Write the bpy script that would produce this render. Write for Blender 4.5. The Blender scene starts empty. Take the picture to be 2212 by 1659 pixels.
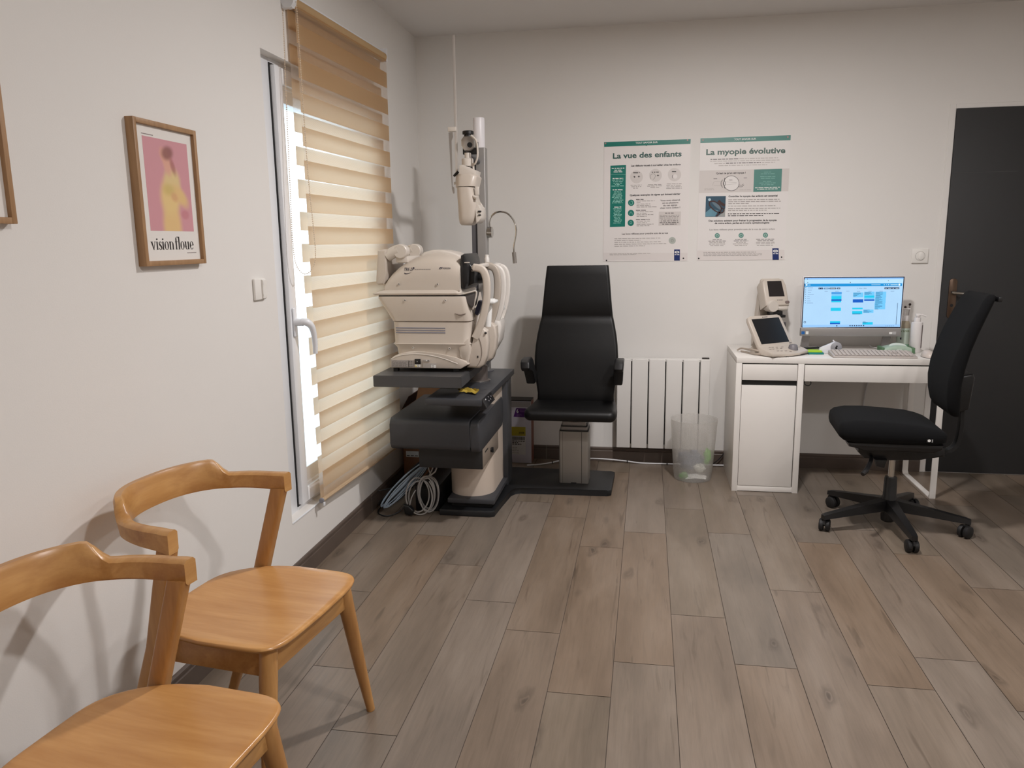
import bpy, bmesh, math, random
from mathutils import Vector, Matrix
random.seed(7)
PI = math.pi
scene = bpy.context.scene
C = scene.collection

# ---------------------------------------------------------------- camera
cam_d = bpy.data.cameras.new('camera'); cam = bpy.data.objects.new('camera', cam_d); C.objects.link(cam)
cam_d.sensor_width = 36.0; cam_d.lens = 1668.18 / 2212 * 36.0; cam_d.clip_start = 0.02
def cam_matrix(pitch, yaw, roll, loc):
    Rz = Matrix.Rotation(yaw, 3, 'Z'); Rx = Matrix.Rotation(pitch, 3, 'X')
    cr, sr = math.cos(roll), math.sin(roll)
    Ry = Matrix(((cr, 0, sr), (0, 1, 0), (-sr, 0, cr)))
    M = Rz @ Rx @ Ry
    r, f, u = M.col[0], M.col[1], M.col[2]
    return Matrix(((r[0], u[0], -f[0], loc[0]), (r[1], u[1], -f[1], loc[1]), (r[2], u[2], -f[2], loc[2]), (0, 0, 0, 1)))
cam.matrix_world = cam_matrix(-0.182266, 0.173973, 0.0135918, (-0.48152, -4.25989, 1.3786))
scene.camera = cam

# ---------------------------------------------------------------- world, lamps, exposure
scene.view_settings.view_transform = 'Standard'; scene.view_settings.look = 'None'
scene.view_settings.gamma = 1.0; scene.view_settings.use_curve_mapping = False
scene.view_settings.exposure = 0.0
world = bpy.data.worlds.new('sky'); scene.world = world; world.use_nodes = True
wn = world.node_tree.nodes; bg = wn['Background']
bg.inputs['Color'].default_value = (0.80, 0.90, 1.0, 1); bg.inputs['Strength'].default_value = 4.0
def downlight(loc, power, col=(1.0, 0.96, 0.95), size=0.16):
    d = bpy.data.lights.new('ceiling_downlight', 'AREA'); d.shape = 'DISK'; d.size = size; d.energy = power; d.color = col
    o = bpy.data.objects.new('ceiling_downlight', d); C.objects.link(o); o.location = loc; return o
for x, y, p in ((-0.10, -1.30, 46), (1.35, -1.75, 9), (0.50, -3.5, 33), (1.6, -3.7, 12)):
    downlight((x, y, 2.57), p)
pd = bpy.data.lights.new('window_daylight', 'AREA'); pd.shape = 'RECTANGLE'; pd.size = 1.2; pd.size_y = 1.75
pd.cycles.is_portal = True
po = bpy.data.objects.new('window_daylight', pd); C.objects.link(po); po.location = (-2.13, -0.845, 1.17); po.rotation_euler = (0, -PI / 2, 0)
scene.cycles.max_bounces = 10; scene.cycles.diffuse_bounces = 6; scene.cycles.transparent_max_bounces = 24
scene.cycles.sample_clamp_indirect = 6.0

# ---------------------------------------------------------------- materials
def lin(c):
    if isinstance(c, str):
        c = tuple(int(c[i:i + 2], 16) / 255 for i in (0, 2, 4))
    return tuple((v / 12.92 if v <= 0.04045 else ((v + 0.055) / 1.055) ** 2.4) for v in c)
MATS = {}
def M(name, col, rough=0.5, metal=0.0, var=0.04, scale=18.0, bump=0.0, bscale=200.0, spec=0.5, emit=0.0, coat=0.0, alpha=1.0):
    if name in MATS: return MATS[name]
    m = bpy.data.materials.new(name); m.use_nodes = True; nt = m.node_tree; b = nt.nodes['Principled BSDF']
    c = lin(col)
    tc = nt.nodes.new('ShaderNodeTexCoord'); nz = nt.nodes.new('ShaderNodeTexNoise')
    nz.inputs['Scale'].default_value = scale; nz.inputs['Detail'].default_value = 3
    nt.links.new(tc.outputs['Object'], nz.inputs['Vector'])
    mx = nt.nodes.new('ShaderNodeMix'); mx.data_type = 'RGBA'
    mx.inputs[6].default_value = (*[v * (1 - var) for v in c], 1); mx.inputs[7].default_value = (*[min(1, v * (1 + var)) for v in c], 1)
    nt.links.new(nz.outputs['Fac'], mx.inputs[0]); nt.links.new(mx.outputs[2], b.inputs['Base Color'])
    b.inputs['Roughness'].default_value = rough; b.inputs['Metallic'].default_value = metal
    b.inputs['Specular IOR Level'].default_value = spec; b.inputs['Coat Weight'].default_value = coat
    if alpha < 1: b.inputs['Alpha'].default_value = alpha
    if emit:
        nt.links.new(mx.outputs[2], b.inputs['Emission Color']); b.inputs['Emission Strength'].default_value = emit
        b.inputs['Base Color'].default_value = (0.01, 0.01, 0.01, 1)
        for l in list(nt.links):
            if l.to_socket == b.inputs['Base Color']: nt.links.remove(l)
    if bump:
        n2 = nt.nodes.new('ShaderNodeTexNoise'); n2.inputs['Scale'].default_value = bscale; n2.inputs['Detail'].default_value = 2
        nt.links.new(tc.outputs['Object'], n2.inputs['Vector'])
        bp = nt.nodes.new('ShaderNodeBump'); bp.inputs['Strength'].default_value = bump; bp.inputs['Distance'].default_value = 0.002
        nt.links.new(n2.outputs['Fac'], bp.inputs['Height']); nt.links.new(bp.outputs['Normal'], b.inputs['Normal'])
    MATS[name] = m; return m

def wood_mat(name, light, dark, axis=0, rough=0.38, sc=1.0):
    m = bpy.data.materials.new(name); m.use_nodes = True; nt = m.node_tree; b = nt.nodes['Principled BSDF']
    tc = nt.nodes.new('ShaderNodeTexCoord'); mp = nt.nodes.new('ShaderNodeMapping')
    s = [14.0 * sc] * 3; s[axis] = 1.6 * sc
    mp.inputs['Scale'].default_value = s; nt.links.new(tc.outputs['Object'], mp.inputs['Vector'])
    n1 = nt.nodes.new('ShaderNodeTexNoise'); n1.inputs['Scale'].default_value = 1.6; n1.inputs['Detail'].default_value = 6
    n1.inputs['Distortion'].default_value = 0.6
    nt.links.new(mp.outputs['Vector'], n1.inputs['Vector'])
    n2 = nt.nodes.new('ShaderNodeTexNoise'); n2.inputs['Scale'].default_value = 12; n2.inputs['Detail'].default_value = 4
    nt.links.new(mp.outputs['Vector'], n2.inputs['Vector'])
    ad = nt.nodes.new('ShaderNodeMath'); ad.operation = 'MULTIPLY_ADD'; ad.inputs[1].default_value = 0.25
    nt.links.new(n2.outputs['Fac'], ad.inputs[0]); nt.links.new(n1.outputs['Fac'], ad.inputs[2])
    rp = nt.nodes.new('ShaderNodeValToRGB')
    rp.color_ramp.elements[0].position = 0.38; rp.color_ramp.elements[0].color = (*lin(dark), 1)
    rp.color_ramp.elements[1].position = 0.85; rp.color_ramp.elements[1].color = (*lin(light), 1)
    nt.links.new(ad.outputs[0], rp.inputs['Fac'])
    nt.links.new(rp.outputs['Color'], b.inputs['Base Color']); b.inputs['Roughness'].default_value = rough
    bp = nt.nodes.new('ShaderNodeBump'); bp.inputs['Strength'].default_value = 0.05; bp.inputs['Distance'].default_value = 0.001
    nt.links.new(n2.outputs['Fac'], bp.inputs['Height']); nt.links.new(bp.outputs['Normal'], b.inputs['Normal'])
    return m

# ---------------------------------------------------------------- mesh helpers
OFF = {}
class MB:
    """collects shapes; build() links them as ONE mesh object"""
    def __init__(s): s.bm = bmesh.new(); s.uv = None
    def box(s, x0, x1, y0, y1, z0, z1, bevel=0.0, seg=2, mat=None):
        vs = [s.bm.verts.new((x, y, z)) for x in (x0, x1) for y in (y0, y1) for z in (z0, z1)]
        fs = [s.bm.faces.new([vs[i] for i in q]) for q in ((0, 1, 3, 2), (4, 6, 7, 5), (0, 4, 5, 1), (2, 3, 7, 6), (0, 2, 6, 4), (1, 5, 7, 3))]
        if mat is not None:
            for v in vs: v.co = mat @ v.co
        if bevel > 0:
            es = list({e for f in fs for e in f.edges})
            bmesh.ops.bevel(s.bm, geom=es, offset=bevel, segments=seg, profile=0.5, affect='EDGES')
        return s
    def prism(s, pts, axis, a, b, bevel=0.0, seg=2, mat=None):
        """closed 2-D outline pts pushed along axis from a to b; 2-D coords are the other two axes in order"""
        def p3(p, t):
            return {'x': (t, p[0], p[1]), 'y': (p[0], t, p[1]), 'z': (p[0], p[1], t)}[axis]
        A = [s.bm.verts.new(p3(p, a)) for p in pts]; B = [s.bm.verts.new(p3(p, b)) for p in pts]
        n = len(pts); fs = [s.bm.faces.new(A), s.bm.faces.new(B[::-1])]
        for i in range(n): fs.append(s.bm.faces.new((A[i], B[i], B[(i + 1) % n], A[(i + 1) % n])))
        if mat is not None:
            for v in A + B: v.co = mat @ v.co
        if bevel > 0:
            es = list(set(fs[0].edges) | set(fs[1].edges))
            bmesh.ops.bevel(s.bm, geom=es, offset=bevel, segments=seg, profile=0.5, affect='EDGES')
        return s
    def loft(s, rings, cap=True, closed=True):
        R = [[s.bm.verts.new(p) for p in r] for r in rings]
        n = len(R[0])
        for a, b in zip(R, R[1:]):
            for i in range(n if closed else n - 1):
                j = (i + 1) % n
                s.bm.faces.new((a[i], a[j], b[j], b[i]))
        if cap and closed:
            s.bm.faces.new(R[0][::-1]); s.bm.faces.new(R[-1])
        return s
    def tube(s, pts, r, seg=8, cap=True, smooth=0):
        pts = [Vector(p) for p in pts]
        rs = list(r) if isinstance(r, (list, tuple)) else [r] * len(pts)
        if smooth:
            pts, rs = catmull(pts, rs, smooth)
        rings = []; up = None
        for i, p in enumerate(pts):
            t = (pts[min(i + 1, len(pts) - 1)] - pts[max(i - 1, 0)]).normalized()
            if up is None:
                up = t.cross(Vector((0, 0, 1)))
                if up.length < 0.1: up = t.cross(Vector((0, 1, 0)))
                up.normalize()
            else:
                up = (up - t * up.dot(t)).normalized()
            v = t.cross(up)
            rings.append([p + (up * math.cos(2 * PI * k / seg) + v * math.sin(2 * PI * k / seg)) * rs[i] for k in range(seg)])
        return s.loft(rings, cap)
    def sweep(s, pts, prof, up=(0, 0, 1), smooth=0, scales=None):
        """profile (list of (side, up) offsets) swept along pts, kept upright"""
        pts = [Vector(p) for p in pts]; up = Vector(up)
        sc = scales or [(1, 1)] * len(pts)
        if smooth:
            sx = [a[0] for a in sc]; sz = [a[1] for a in sc]
            p2, sx = catmull(pts, sx, smooth); _, sz = catmull(pts, sz, smooth); pts = p2; sc = list(zip(sx, sz))
        rings = []
        for i, p in enumerate(pts):
            t = (pts[min(i + 1, len(pts) - 1)] - pts[max(i - 1, 0)]).normalized()
            sd = t.cross(up).normalized(); u = sd.cross(t).normalized()
            rings.append([p + sd * a * sc[i][0] + u * b * sc[i][1] for a, b in prof])
        return s.loft(rings)
    def lathe(s, prof, c=(0, 0, 0), seg=24, axis='z', cap=True):
        rings = []
        for r, h in prof:
            ring = []
            for k in range(seg):
                a = 2 * PI * k / seg; u, v = r * math.cos(a), r * math.sin(a)
                q = {'z': (u, v, h), 'x': (h, u, v), 'y': (v, h, u)}[axis]
                ring.append((q[0] + c[0], q[1] + c[1], q[2] + c[2]))
            rings.append(ring)
        return s.loft(rings, cap)
    def ball(s, c, r, seg=12, sc=(1, 1, 1)):
        n = seg // 2
        prof = [(max(1e-4, math.sin(PI * i / n)) * r, -math.cos(PI * i / n) * r) for i in range(n + 1)]
        rings = [[(c[0] + p * math.cos(2 * PI * k / seg) * sc[0], c[1] + p * math.sin(2 * PI * k / seg) * sc[1], c[2] + h * sc[2]) for k in range(seg)] for p, h in prof]
        return s.loft(rings)
    def quad(s, *p):
        s.bm.faces.new([s.bm.verts.new(q) for q in p]); return s
    def disc(s, c, r, axis='y', seg=24, r2=None):
        def q(a, rr):
            u, v = rr * math.cos(a), rr * math.sin(a)
            return {'y': (c[0] + u, c[1], c[2] + v), 'x': (c[0], c[1] + u, c[2] + v), 'z': (c[0] + u, c[1] + v, c[2])}[axis]
        if r2 is None:
            s.bm.faces.new([s.bm.verts.new(q(2 * PI * k / seg, r)) for k in range(seg)])
        else:
            A = [s.bm.verts.new(q(2 * PI * k / seg, r)) for k in range(seg)]; B = [s.bm.verts.new(q(2 * PI * k / seg, r2)) for k in range(seg)]
            for k in range(seg): s.bm.faces.new((A[k], A[(k + 1) % seg], B[(k + 1) % seg], B[k]))
        return s
    def xf(s, mat):
        for v in s.bm.verts: v.co = mat @ v.co
        return s
    def build(s, name, mat, parent=None, smooth=True, angle=38, sub=0, norm=True):
        if norm: bmesh.ops.recalc_face_normals(s.bm, faces=s.bm.faces)
        if parent is not None:
            off = OFF.get(parent.name, Vector((0, 0, 0)))
            for v in s.bm.verts: v.co -= off
        me = bpy.data.meshes.new(name); s.bm.to_mesh(me); s.bm.free()
        o = bpy.data.objects.new(name, me); C.objects.link(o)
        me.materials.append(mat)
        if smooth:
            for p in me.polygons: p.use_smooth = True
            me.set_sharp_from_angle(angle=math.radians(angle))
        if sub:
            md = o.modifiers.new('smooth', 'SUBSURF'); md.levels = sub; md.render_levels = sub
        if parent is not None:
            o.parent = parent; OFF[o.name] = off
        return o
def catmull(pts, rs, n):
    out, ro = [], []
    P = [2 * pts[0] - pts[1]] + list(pts) + [2 * pts[-1] - pts[-2]]
    Rr = [rs[0]] + list(rs) + [rs[-1]]
    for i in range(1, len(P) - 2):
        for k in range(n):
            t = k / n; t2, t3 = t * t, t * t * t
            a, b, c, d = -t3 + 2 * t2 - t, 3 * t3 - 5 * t2 + 2, -3 * t3 + 4 * t2 + t, t3 - t2
            out.append((P[i - 1] * a + P[i] * b + P[i + 1] * c + P[i + 2] * d) * 0.5)
            ro.append((Rr[i - 1] * a + Rr[i] * b + Rr[i + 1] * c + Rr[i + 2] * d) * 0.5)
    out.append(pts[-1].copy()); ro.append(rs[-1]); return out, ro
def rrect(hx, hy, r, n=5, cx=0, cy=0):
    r = min(r, hx * 0.999, hy * 0.999); p = []
    for (sx, sy, a0) in ((1, 1, 0), (-1, 1, PI / 2), (-1, -1, PI), (1, -1, 1.5 * PI)):
        for k in range(n + 1):
            a = a0 + PI / 2 * k / n
            p.append((cx + sx * (hx - r) + r * math.cos(a), cy + sy * (hy - r) + r * math.sin(a)))
    return p
def tag(o, label, cat, group=None, kind=None):
    o['label'] = label; o['category'] = cat
    if group: o['group'] = group
    if kind: o['kind'] = kind
    return o
def thing(name, label, cat, loc=(0, 0, 0), rotz=0.0, group=None, local=False):
    o = bpy.data.objects.new(name, None); C.objects.link(o); o.empty_display_size = 0.1
    o.location = loc; o.rotation_euler = (0, 0, rotz); tag(o, label, cat, group)
    OFF[o.name] = Vector((0, 0, 0)) if local else Vector(loc)
    return o
def struct(o): o['kind'] = 'structure'; return o
def copy_tree(o, parent=None):
    c = o.copy(); C.objects.link(c); c.parent = parent
    OFF[c.name] = OFF.get(o.name, Vector((0, 0, 0)))
    for ch in list(o.children): copy_tree(ch, c)
    return c
def text_mesh(name, s, mat, parent, origin, xdir, ydir, height, width=None, align='LEFT', bold=0.0, shear=0.0, depth=0.0):
    """lettering as flat faces: origin at baseline (left / centre / right), xdir along the line, ydir up"""
    cu = bpy.data.curves.new(name, 'FONT'); cu.body = s; cu.align_x = align; cu.size = 1.0; cu.offset = bold; cu.shear = shear
    cu.fill_mode = 'FRONT' if hasattr(cu, 'fill_mode') else cu.fill_mode; cu.resolution_u = 3
    t = bpy.data.objects.new(name, cu); C.objects.link(t); bpy.context.view_layer.update()
    me = bpy.data.meshes.new_from_object(t.evaluated_get(bpy.context.evaluated_depsgraph_get()))
    bpy.data.objects.remove(t); bpy.data.curves.remove(cu)
    xs = [v.co.x for v in me.vertices] or [0]
    h = height / 0.70; w = h
    if width: w = width / max(1e-6, (max(xs) - min(xs)))
    off = OFF.get(parent.name, Vector((0, 0, 0))) if parent else Vector((0, 0, 0))
    O, X, Y = Vector(origin) - off, Vector(xdir).normalized(), Vector(ydir).normalized()
    for v in me.vertices: v.co = O + X * v.co.x * w + Y * v.co.y * h
    o = bpy.data.objects.new(name, me); C.objects.link(o); me.materials.append(mat); me.name = name
    if parent: o.parent = parent; OFF[o.name] = off
    return o

# ================================================================ SETTING
XL, YB, ZC, XR, YF = -1.885, 0.515, 2.595, 2.9, -6.2
paint = M('wall_paint', (0.895, 0.885, 0.87), rough=0.75, var=0.012, scale=3, bump=0.08, bscale=260)
ceil_paint = M('ceiling_paint', (0.87, 0.86, 0.85), rough=0.85, var=0.012, scale=3, bump=0.05, bscale=260)
pvc = M('window_plastic', (0.91, 0.92, 0.935), rough=0.3, var=0.01)
rubber = M('black_rubber', (0.07, 0.065, 0.07), rough=0.6)

# floor of long wood-look tiles
def floor_material():
    m = bpy.data.materials.new('wood_tile'); m.use_nodes = True; nt = m.node_tree; b = nt.nodes['Principled BSDF']; L = nt.links.new
    N = nt.nodes.new
    uv = N('ShaderNodeUVMap'); uv.uv_map = 'plank'; rn = N('ShaderNodeUVMap'); rn.uv_map = 'rnd'
    sr = N('ShaderNodeSeparateXYZ'); L(rn.outputs['UV'], sr.inputs[0])
    def noise(scale, vec_scale, detail=4, dist=0.0, off=31.7):
        ad = N('ShaderNodeVectorMath'); ad.operation = 'MULTIPLY_ADD'; ad.inputs[1].default_value = vec_scale
        L(uv.outputs['UV'], ad.inputs[0])
        sc = N('ShaderNodeVectorMath'); sc.operation = 'SCALE'; sc.inputs['Scale'].default_value = off; L(rn.outputs['UV'], sc.inputs[0])
        L(sc.outputs[0], ad.inputs[2])
        n = N('ShaderNodeTexNoise'); n.inputs['Scale'].default_value = scale; n.inputs['Detail'].default_value = detail
        n.inputs['Distortion'].default_value = dist; L(ad.outputs[0], n.inputs['Vector']); return n.outputs['Fac'], ad.outputs[0]
    broad, _ = noise(1.0, (7, 1.6, 1), 3, 0.4)
    grain, _ = noise(9.0, (9, 0.55, 1), 5, 0.8, 17.3)
    fine, _ = noise(42.0, (10, 0.35, 1), 3, 0.0, 11.1)
    streak, kv = noise(2.2, (11, 0.7, 1), 6, 1.6, 23.9)
    vor = N('ShaderNodeTexVoronoi'); vor.inputs['Scale'].default_value = 1.0
    ks = N('ShaderNodeVectorMath'); ks.operation = 'MULTIPLY_ADD'; ks.inputs[1].default_value = (7.0, 2.6, 1)
    sc2 = N('ShaderNodeVectorMath'); sc2.operation = 'SCALE'; sc2.inputs['Scale'].default_value = 57.0; L(rn.outputs['UV'], sc2.inputs[0])
    L(uv.outputs['UV'], ks.inputs[0]); L(sc2.outputs[0], ks.inputs[2])
    wob = N('ShaderNodeTexNoise'); wob.inputs['Scale'].default_value = 3; L(ks.outputs[0], wob.inputs['Vector'])
    wv = N('ShaderNodeVectorMath'); wv.operation = 'MULTIPLY_ADD'; wv.inputs[1].default_value = (0.35, 0.35, 0)
    L(wob.outputs['Color'], wv.inputs[0]); L(ks.outputs[0], wv.inputs[2]); L(wv.outputs[0], vor.inputs['Vector'])
    def ramp(src, pts):
        r = N('ShaderNodeValToRGB'); e = r.color_ramp.elements
        e[0].position, e[0].color = pts[0][0], (*([pts[0][1]] * 3 if not isinstance(pts[0][1], tuple) else pts[0][1]), 1)
        e[1].position, e[1].color = pts[-1][0], (*([pts[-1][1]] * 3 if not isinstance(pts[-1][1], tuple) else pts[-1][1]), 1)
        for p, c in pts[1:-1]:
            q = e.new(p); q.color = (*([c] * 3 if not isinstance(c, tuple) else c), 1)
        L(src, r.inputs['Fac']); return r.outputs['Color']
    base = ramp(broad, [(0.30, lin('62564a')), (0.50, lin('7a6c5e')), (0.72, lin('8e8174'))])
    tint = ramp(sr.outputs['X'], [(0.0, lin('75695a')), (0.35, lin('7d7166')), (0.6, lin('7c6855')), (0.8, lin('716a62')), (1.0, lin('837970'))])
    def mix(a, bb, fac, mode='MIX'):
        x = N('ShaderNodeMix'); x.data_type = 'RGBA'; x.blend_type = mode
        if isinstance(fac, float): x.inputs[0].default_value = fac
        else: L(fac, x.inputs[0])
        L(a, x.inputs[6])
        if isinstance(bb, tuple): x.inputs[7].default_value = (*bb, 1)
        else: L(bb, x.inputs[7])
        return x.outputs[2]
    c = mix(base, tint, 0.5)
    g = ramp(grain, [(0.30, 0.80), (0.55, 1.0), (0.75, 1.07)])
    c = mix(c, g, 0.55, 'MULTIPLY')
    f = ramp(fine, [(0.35, 0.88), (0.6, 1.03)])
    c = mix(c, f, 0.35, 'MULTIPLY')
    sk = ramp(streak, [(0.62, 0.0), (0.70, 0.42), (0.80, 0.6)])
    c = mix(c, lin('4a3f34'), sk)
    kn = ramp(vor.outputs['Distance'], [(0.0, 0.75), (0.05, 0.6), (0.075, 0.15), (0.10, 0.42), (0.2, 0.0)])
    c = mix(c, lin('3d342d'), kn)
    L(c, b.inputs['Base Color'])
    rr = N('ShaderNodeMapRange'); rr.inputs['To Min'].default_value = 0.29; rr.inputs['To Max'].default_value = 0.44; L(grain, rr.inputs['Value'])
    L(rr.outputs['Result'], b.inputs['Roughness']); b.inputs['Specular IOR Level'].default_value = 0.45
    bp = N('ShaderNodeBump'); bp.inputs['Strength'].default_value = 0.10; bp.inputs['Distance'].default_value = 0.001
    L(grain, bp.inputs['Height']); L(bp.outputs['Normal'], b.inputs['Normal'])
    return m
def make_floor():
    joints = {-1: -0.70, 0: -1.517, 1: -0.657, 2: -1.25, 3: -1.90, 4: -1.706, 5: -0.80, 6: -1.116, -2: -0.907, -3: -1.72, -4: -1.51, -5: -1.189, -6: -2.052, -7: -1.499, -8: -0.9}
    bm = bmesh.new(); u1 = bm.loops.layers.uv.new('plank'); u2 = bm.loops.layers.uv.new('rnd')
    rg = random.Random(3); W_, L_, g = 0.197, 1.18, 0.0011
    def face(x0, x1, y0, y1, z, mi, r):
        vs = [bm.verts.new(p) for p in ((x0, y0, z), (x1, y0, z), (x1, y1, z), (x0, y1, z))]
        f = bm.faces.new(vs); f.material_index = mi
        for l in f.loops:
            l[u1].uv = (l.vert.co.x - x0, l.vert.co.y - y0); l[u2].uv = r
    face(XL, XR, YF, YB, -0.0025, 1, (0, 0))
    for k in range(-8, 18):
        xa, xb = -0.372 + W_ * k, -0.372 + W_ * (k + 1)
        j = joints.get(k, rg.uniform(-2, 0)); y = j - L_ * 6
        while y < YB:
            x0, x1, y0, y1 = max(XL, xa + g), min(XR, xb - g), max(YF, y + g), min(YB, y + L_ - g)
            r = (rg.random(), rg.random())
            if x1 > x0 and y1 > y0: face(x0, x1, y0, y1, 0.0, 0, r)
            y += L_
    # slab below
    me = bpy.data.meshes.new('floor'); bm.to_mesh(me); bm.free()
    o = bpy.data.objects.new('floor', me); C.objects.link(o)
    me.materials.append(floor_material()); me.materials.append(M('grout', (0.33, 0.29, 0.26), rough=0.9))
    return struct(o)
make_floor()
T = 0.30
struct(MB().box(XL - T, XR + T, YF - T, YB + T, ZC, ZC + 0.1).build('ceiling', ceil_paint, smooth=False))
struct(MB().box(XL - T, XR + T, YB, YB + T, -0.1, ZC).build('wall_back', paint, smooth=False))
struct(MB().box(XR, XR + T, YF, YB, -0.1, ZC).build('wall_right', paint, smooth=False))
struct(MB().box(XL - T, XR + T, YF - T, YF, -0.1, ZC).build('wall_front', paint, smooth=False))
# left wall with the window opening
WY0, WY1, WZ0, WZ1 = -1.475, -0.215, 0.265, 2.085
w = MB()
w.box(XL - T, XL, YF, WY0, -0.1, ZC); w.box(XL - T, XL, WY1, YB, -0.1, ZC)
w.box(XL - T, XL, WY0, WY1, -0.1, WZ0); w.box(XL - T, XL, WY0, WY1, WZ1, ZC)
struct(w.build('wall_left', paint, smooth=False))
# window: fixed frame, sash, glass, gasket, handle
def ring(m, x0, x1, y0, y1, z0, z1, w_, bevel=0.004):
    m.box(x0, x1, y0, y0 + w_, z0, z1, bevel); m.box(x0, x1, y1 - w_, y1, z0, z1, bevel)
    m.box(x0, x1, y0 + w_, y1 - w_, z0, z0 + w_, bevel); m.box(x0, x1, y0 + w_, y1 - w_, z1 - w_, z1, bevel)
    return m
XFX, XSA = -1.930, -1.909
m = MB(); ring(m, XFX - 0.07, XFX, WY0 - 0.02, WY1 + 0.02, WZ0 - 0.01, WZ1 + 0.02, 0.17, 0.006)
win = struct(m.build('window_1', pvc))
SY0, SY1, SZ0, SZ1 = -1.320, -0.375, 0.288, 2.062
m = MB(); ring(m, XFX - 0.05, XSA, SY0, SY1, SZ0, SZ1, 0.062, 0.004); ring(m, XFX - 0.045, XSA - 0.012, SY0 + 0.058, SY1 - 0.058, SZ0 + 0.058, SZ1 - 0.058, 0.016, 0.002)
m.build('window_sash', pvc, win)
m = MB(); ring(m, XFX - 0.004, XFX + 0.003, SY0 - 0.007, SY1 + 0.007, SZ0 - 0.007, SZ1 + 0.007, 0.008, 0.0); m.build('window_gasket', rubber, win, smooth=False)
gl = bpy.data.materials.new('window_glass'); gl.use_nodes = True; nt = gl.node_tree; nt.nodes.clear()
o_ = nt.nodes.new('ShaderNodeOutputMaterial'); mx = nt.nodes.new('ShaderNodeMixShader'); fr = nt.nodes.new('ShaderNodeMapRange'); fr.inputs['To Min'].default_value = 0.07; fr.inputs['To Max'].default_value = 0.09
tr = nt.nodes.new('ShaderNodeBsdfTransparent'); tr.inputs[0].default_value = (0.93, 0.97, 0.97, 1); gs = nt.nodes.new('ShaderNodeBsdfGlossy'); gs.inputs['Roughness'].default_value = 0.02
nz = nt.nodes.new('ShaderNodeTexNoise'); nz.inputs['Scale'].default_value = 2
nt.links.new(nz.outputs['Fac'], fr.inputs['Value']); nt.links.new(fr.outputs[0], mx.inputs[0]); nt.links.new(tr.outputs[0], mx.inputs[1]); nt.links.new(gs.outputs[0], mx.inputs[2]); nt.links.new(mx.outputs[0], o_.inputs[0])
MB().box(XFX - 0.03, XFX - 0.012, SY0 + 0.06, SY1 - 0.06, SZ0 + 0.06, SZ1 - 0.06).build('window_pane', gl, win, smooth=False)
h = MB(); h.box(XSA, XSA + 0.010, -1.309, -1.279, 1.005, 1.125, 0.006, 3)
h.tube([(XSA + 0.006, -1.294, 1.065), (XSA + 0.040, -1.293, 1.065)], 0.016, 14)
h.tube([(XSA + 0.034, -1.294, 1.068), (XSA + 0.054, -1.288, 1.064), (XSA + 0.066, -1.272, 1.045), (XSA + 0.068, -1.258, 1.010), (XSA + 0.067, -1.250, 0.970), (XSA + 0.064, -1.246, 0.930)], [0.016, 0.016, 0.014, 0.012, 0.011, 0.010], 12, smooth=4)
h.build('window_handle', pvc, win)
struct(MB().box(XL - 0.002, XL + 0.003, -1.475, -0.21, 0.259, 0.266, 0.0015).build('trim_1', pvc, smooth=False))
# outside: terrace and a pale wall
struct(MB().box(-9, XL - T, -8, 8, -0.35, -0.15).build('ground', M('terrace', (0.80, 0.82, 0.84), rough=0.8), smooth=False))
m = MB(); m.box(-6.3, -6.1, -6, 7, -0.15, 0.95)
struct(m.build('wall_outside', M('render_pale', (0.52, 0.57, 0.62), rough=0.8), smooth=False))
# baseboards
tile = M('baseboard_tile', (0.36, 0.315, 0.285), rough=0.42, var=0.25, scale=9)
def baseboard(name, pts_axis, a, b, joints):
    m = MB(); prof = [(0, 0), (0.011, 0), (0.011, 0.066), (0.0085, 0.069), (0.0085, 0.074), (0.011, 0.078), (0.011, 0.086), (0.006, 0.091), (0, 0.091)]
    cuts = [a] + joints + [b]
    for c0, c1 in zip(cuts, cuts[1:]):
        if pts_axis == 'y': m.prism([(XL + p, z) for p, z in prof], 'y', c0 + 0.001, c1 - 0.001)
        else: m.prism([(YB - p, z) for p, z in prof], 'x', c0 + 0.001, c1 - 0.001)
    o = struct(m.build(name, tile, smooth=False)); 
    g = MB()
    for j in joints:
        if pts_axis == 'y': g.box(XL, XL + 0.0115, j - 0.0015, j + 0.0015, 0, 0.0905)
        else: g.box(j - 0.0015, j + 0.0015, YB - 0.0115, YB, 0, 0.0905)
    if joints: g.build('baseboard_grout', M('grout_light', (0.52, 0.49, 0.46), rough=0.9), o, smooth=False)
baseboard('baseboard_left', 'y', YF, YB, [-5.3, -4.1, -2.92, -1.74, -0.60])
baseboard('baseboard_back', 'x', XL, 1.132, [-1.1, 0.08])
# door in the back wall
door_m = M('anthracite_door', (0.165, 0.165, 0.168), rough=0.55, var=0.05, scale=40, bump=0.12, bscale=500)
struct(MB().box(1.132, 1.164, YB - 0.006, YB, 0, 2.085, 0.002).box(1.164, 2.03, YB - 0.006, YB, 2.061, 2.085, 0.002).build('trim_2', paint, smooth=False))
dr = MB().box(1.166, 2.00, YB - 0.012, YB + 0.001, 0.006, 2.06, 0.003).build('door_1', door_m); struct(dr)
MB().box(1.176, 1.50, YB - 0.0124, YB - 0.0115, 1.719, 1.7215).build('door_groove', M('groove', (0.24, 0.24, 0.24), rough=0.5), dr, smooth=False)
brz = M('bronze_metal', (0.40, 0.33, 0.28), rough=0.35, metal=0.85); chrome = M('chrome', (0.80, 0.79, 0.77), rough=0.12, metal=1.0, var=0.01)
p = MB(); p.prism(rrect(0.0205, 0.1125, 0.016, 5, 1.2235, 1.0275), 'y', YB - 0.019, YB - 0.0118, 0.002)
hp = p.build('door_plate', brz, dr)
h = MB(); h.tube([(1.2235, YB - 0.016, 1.062), (1.2235, YB - 0.052, 1.062)], 0.009, 12)
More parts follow.
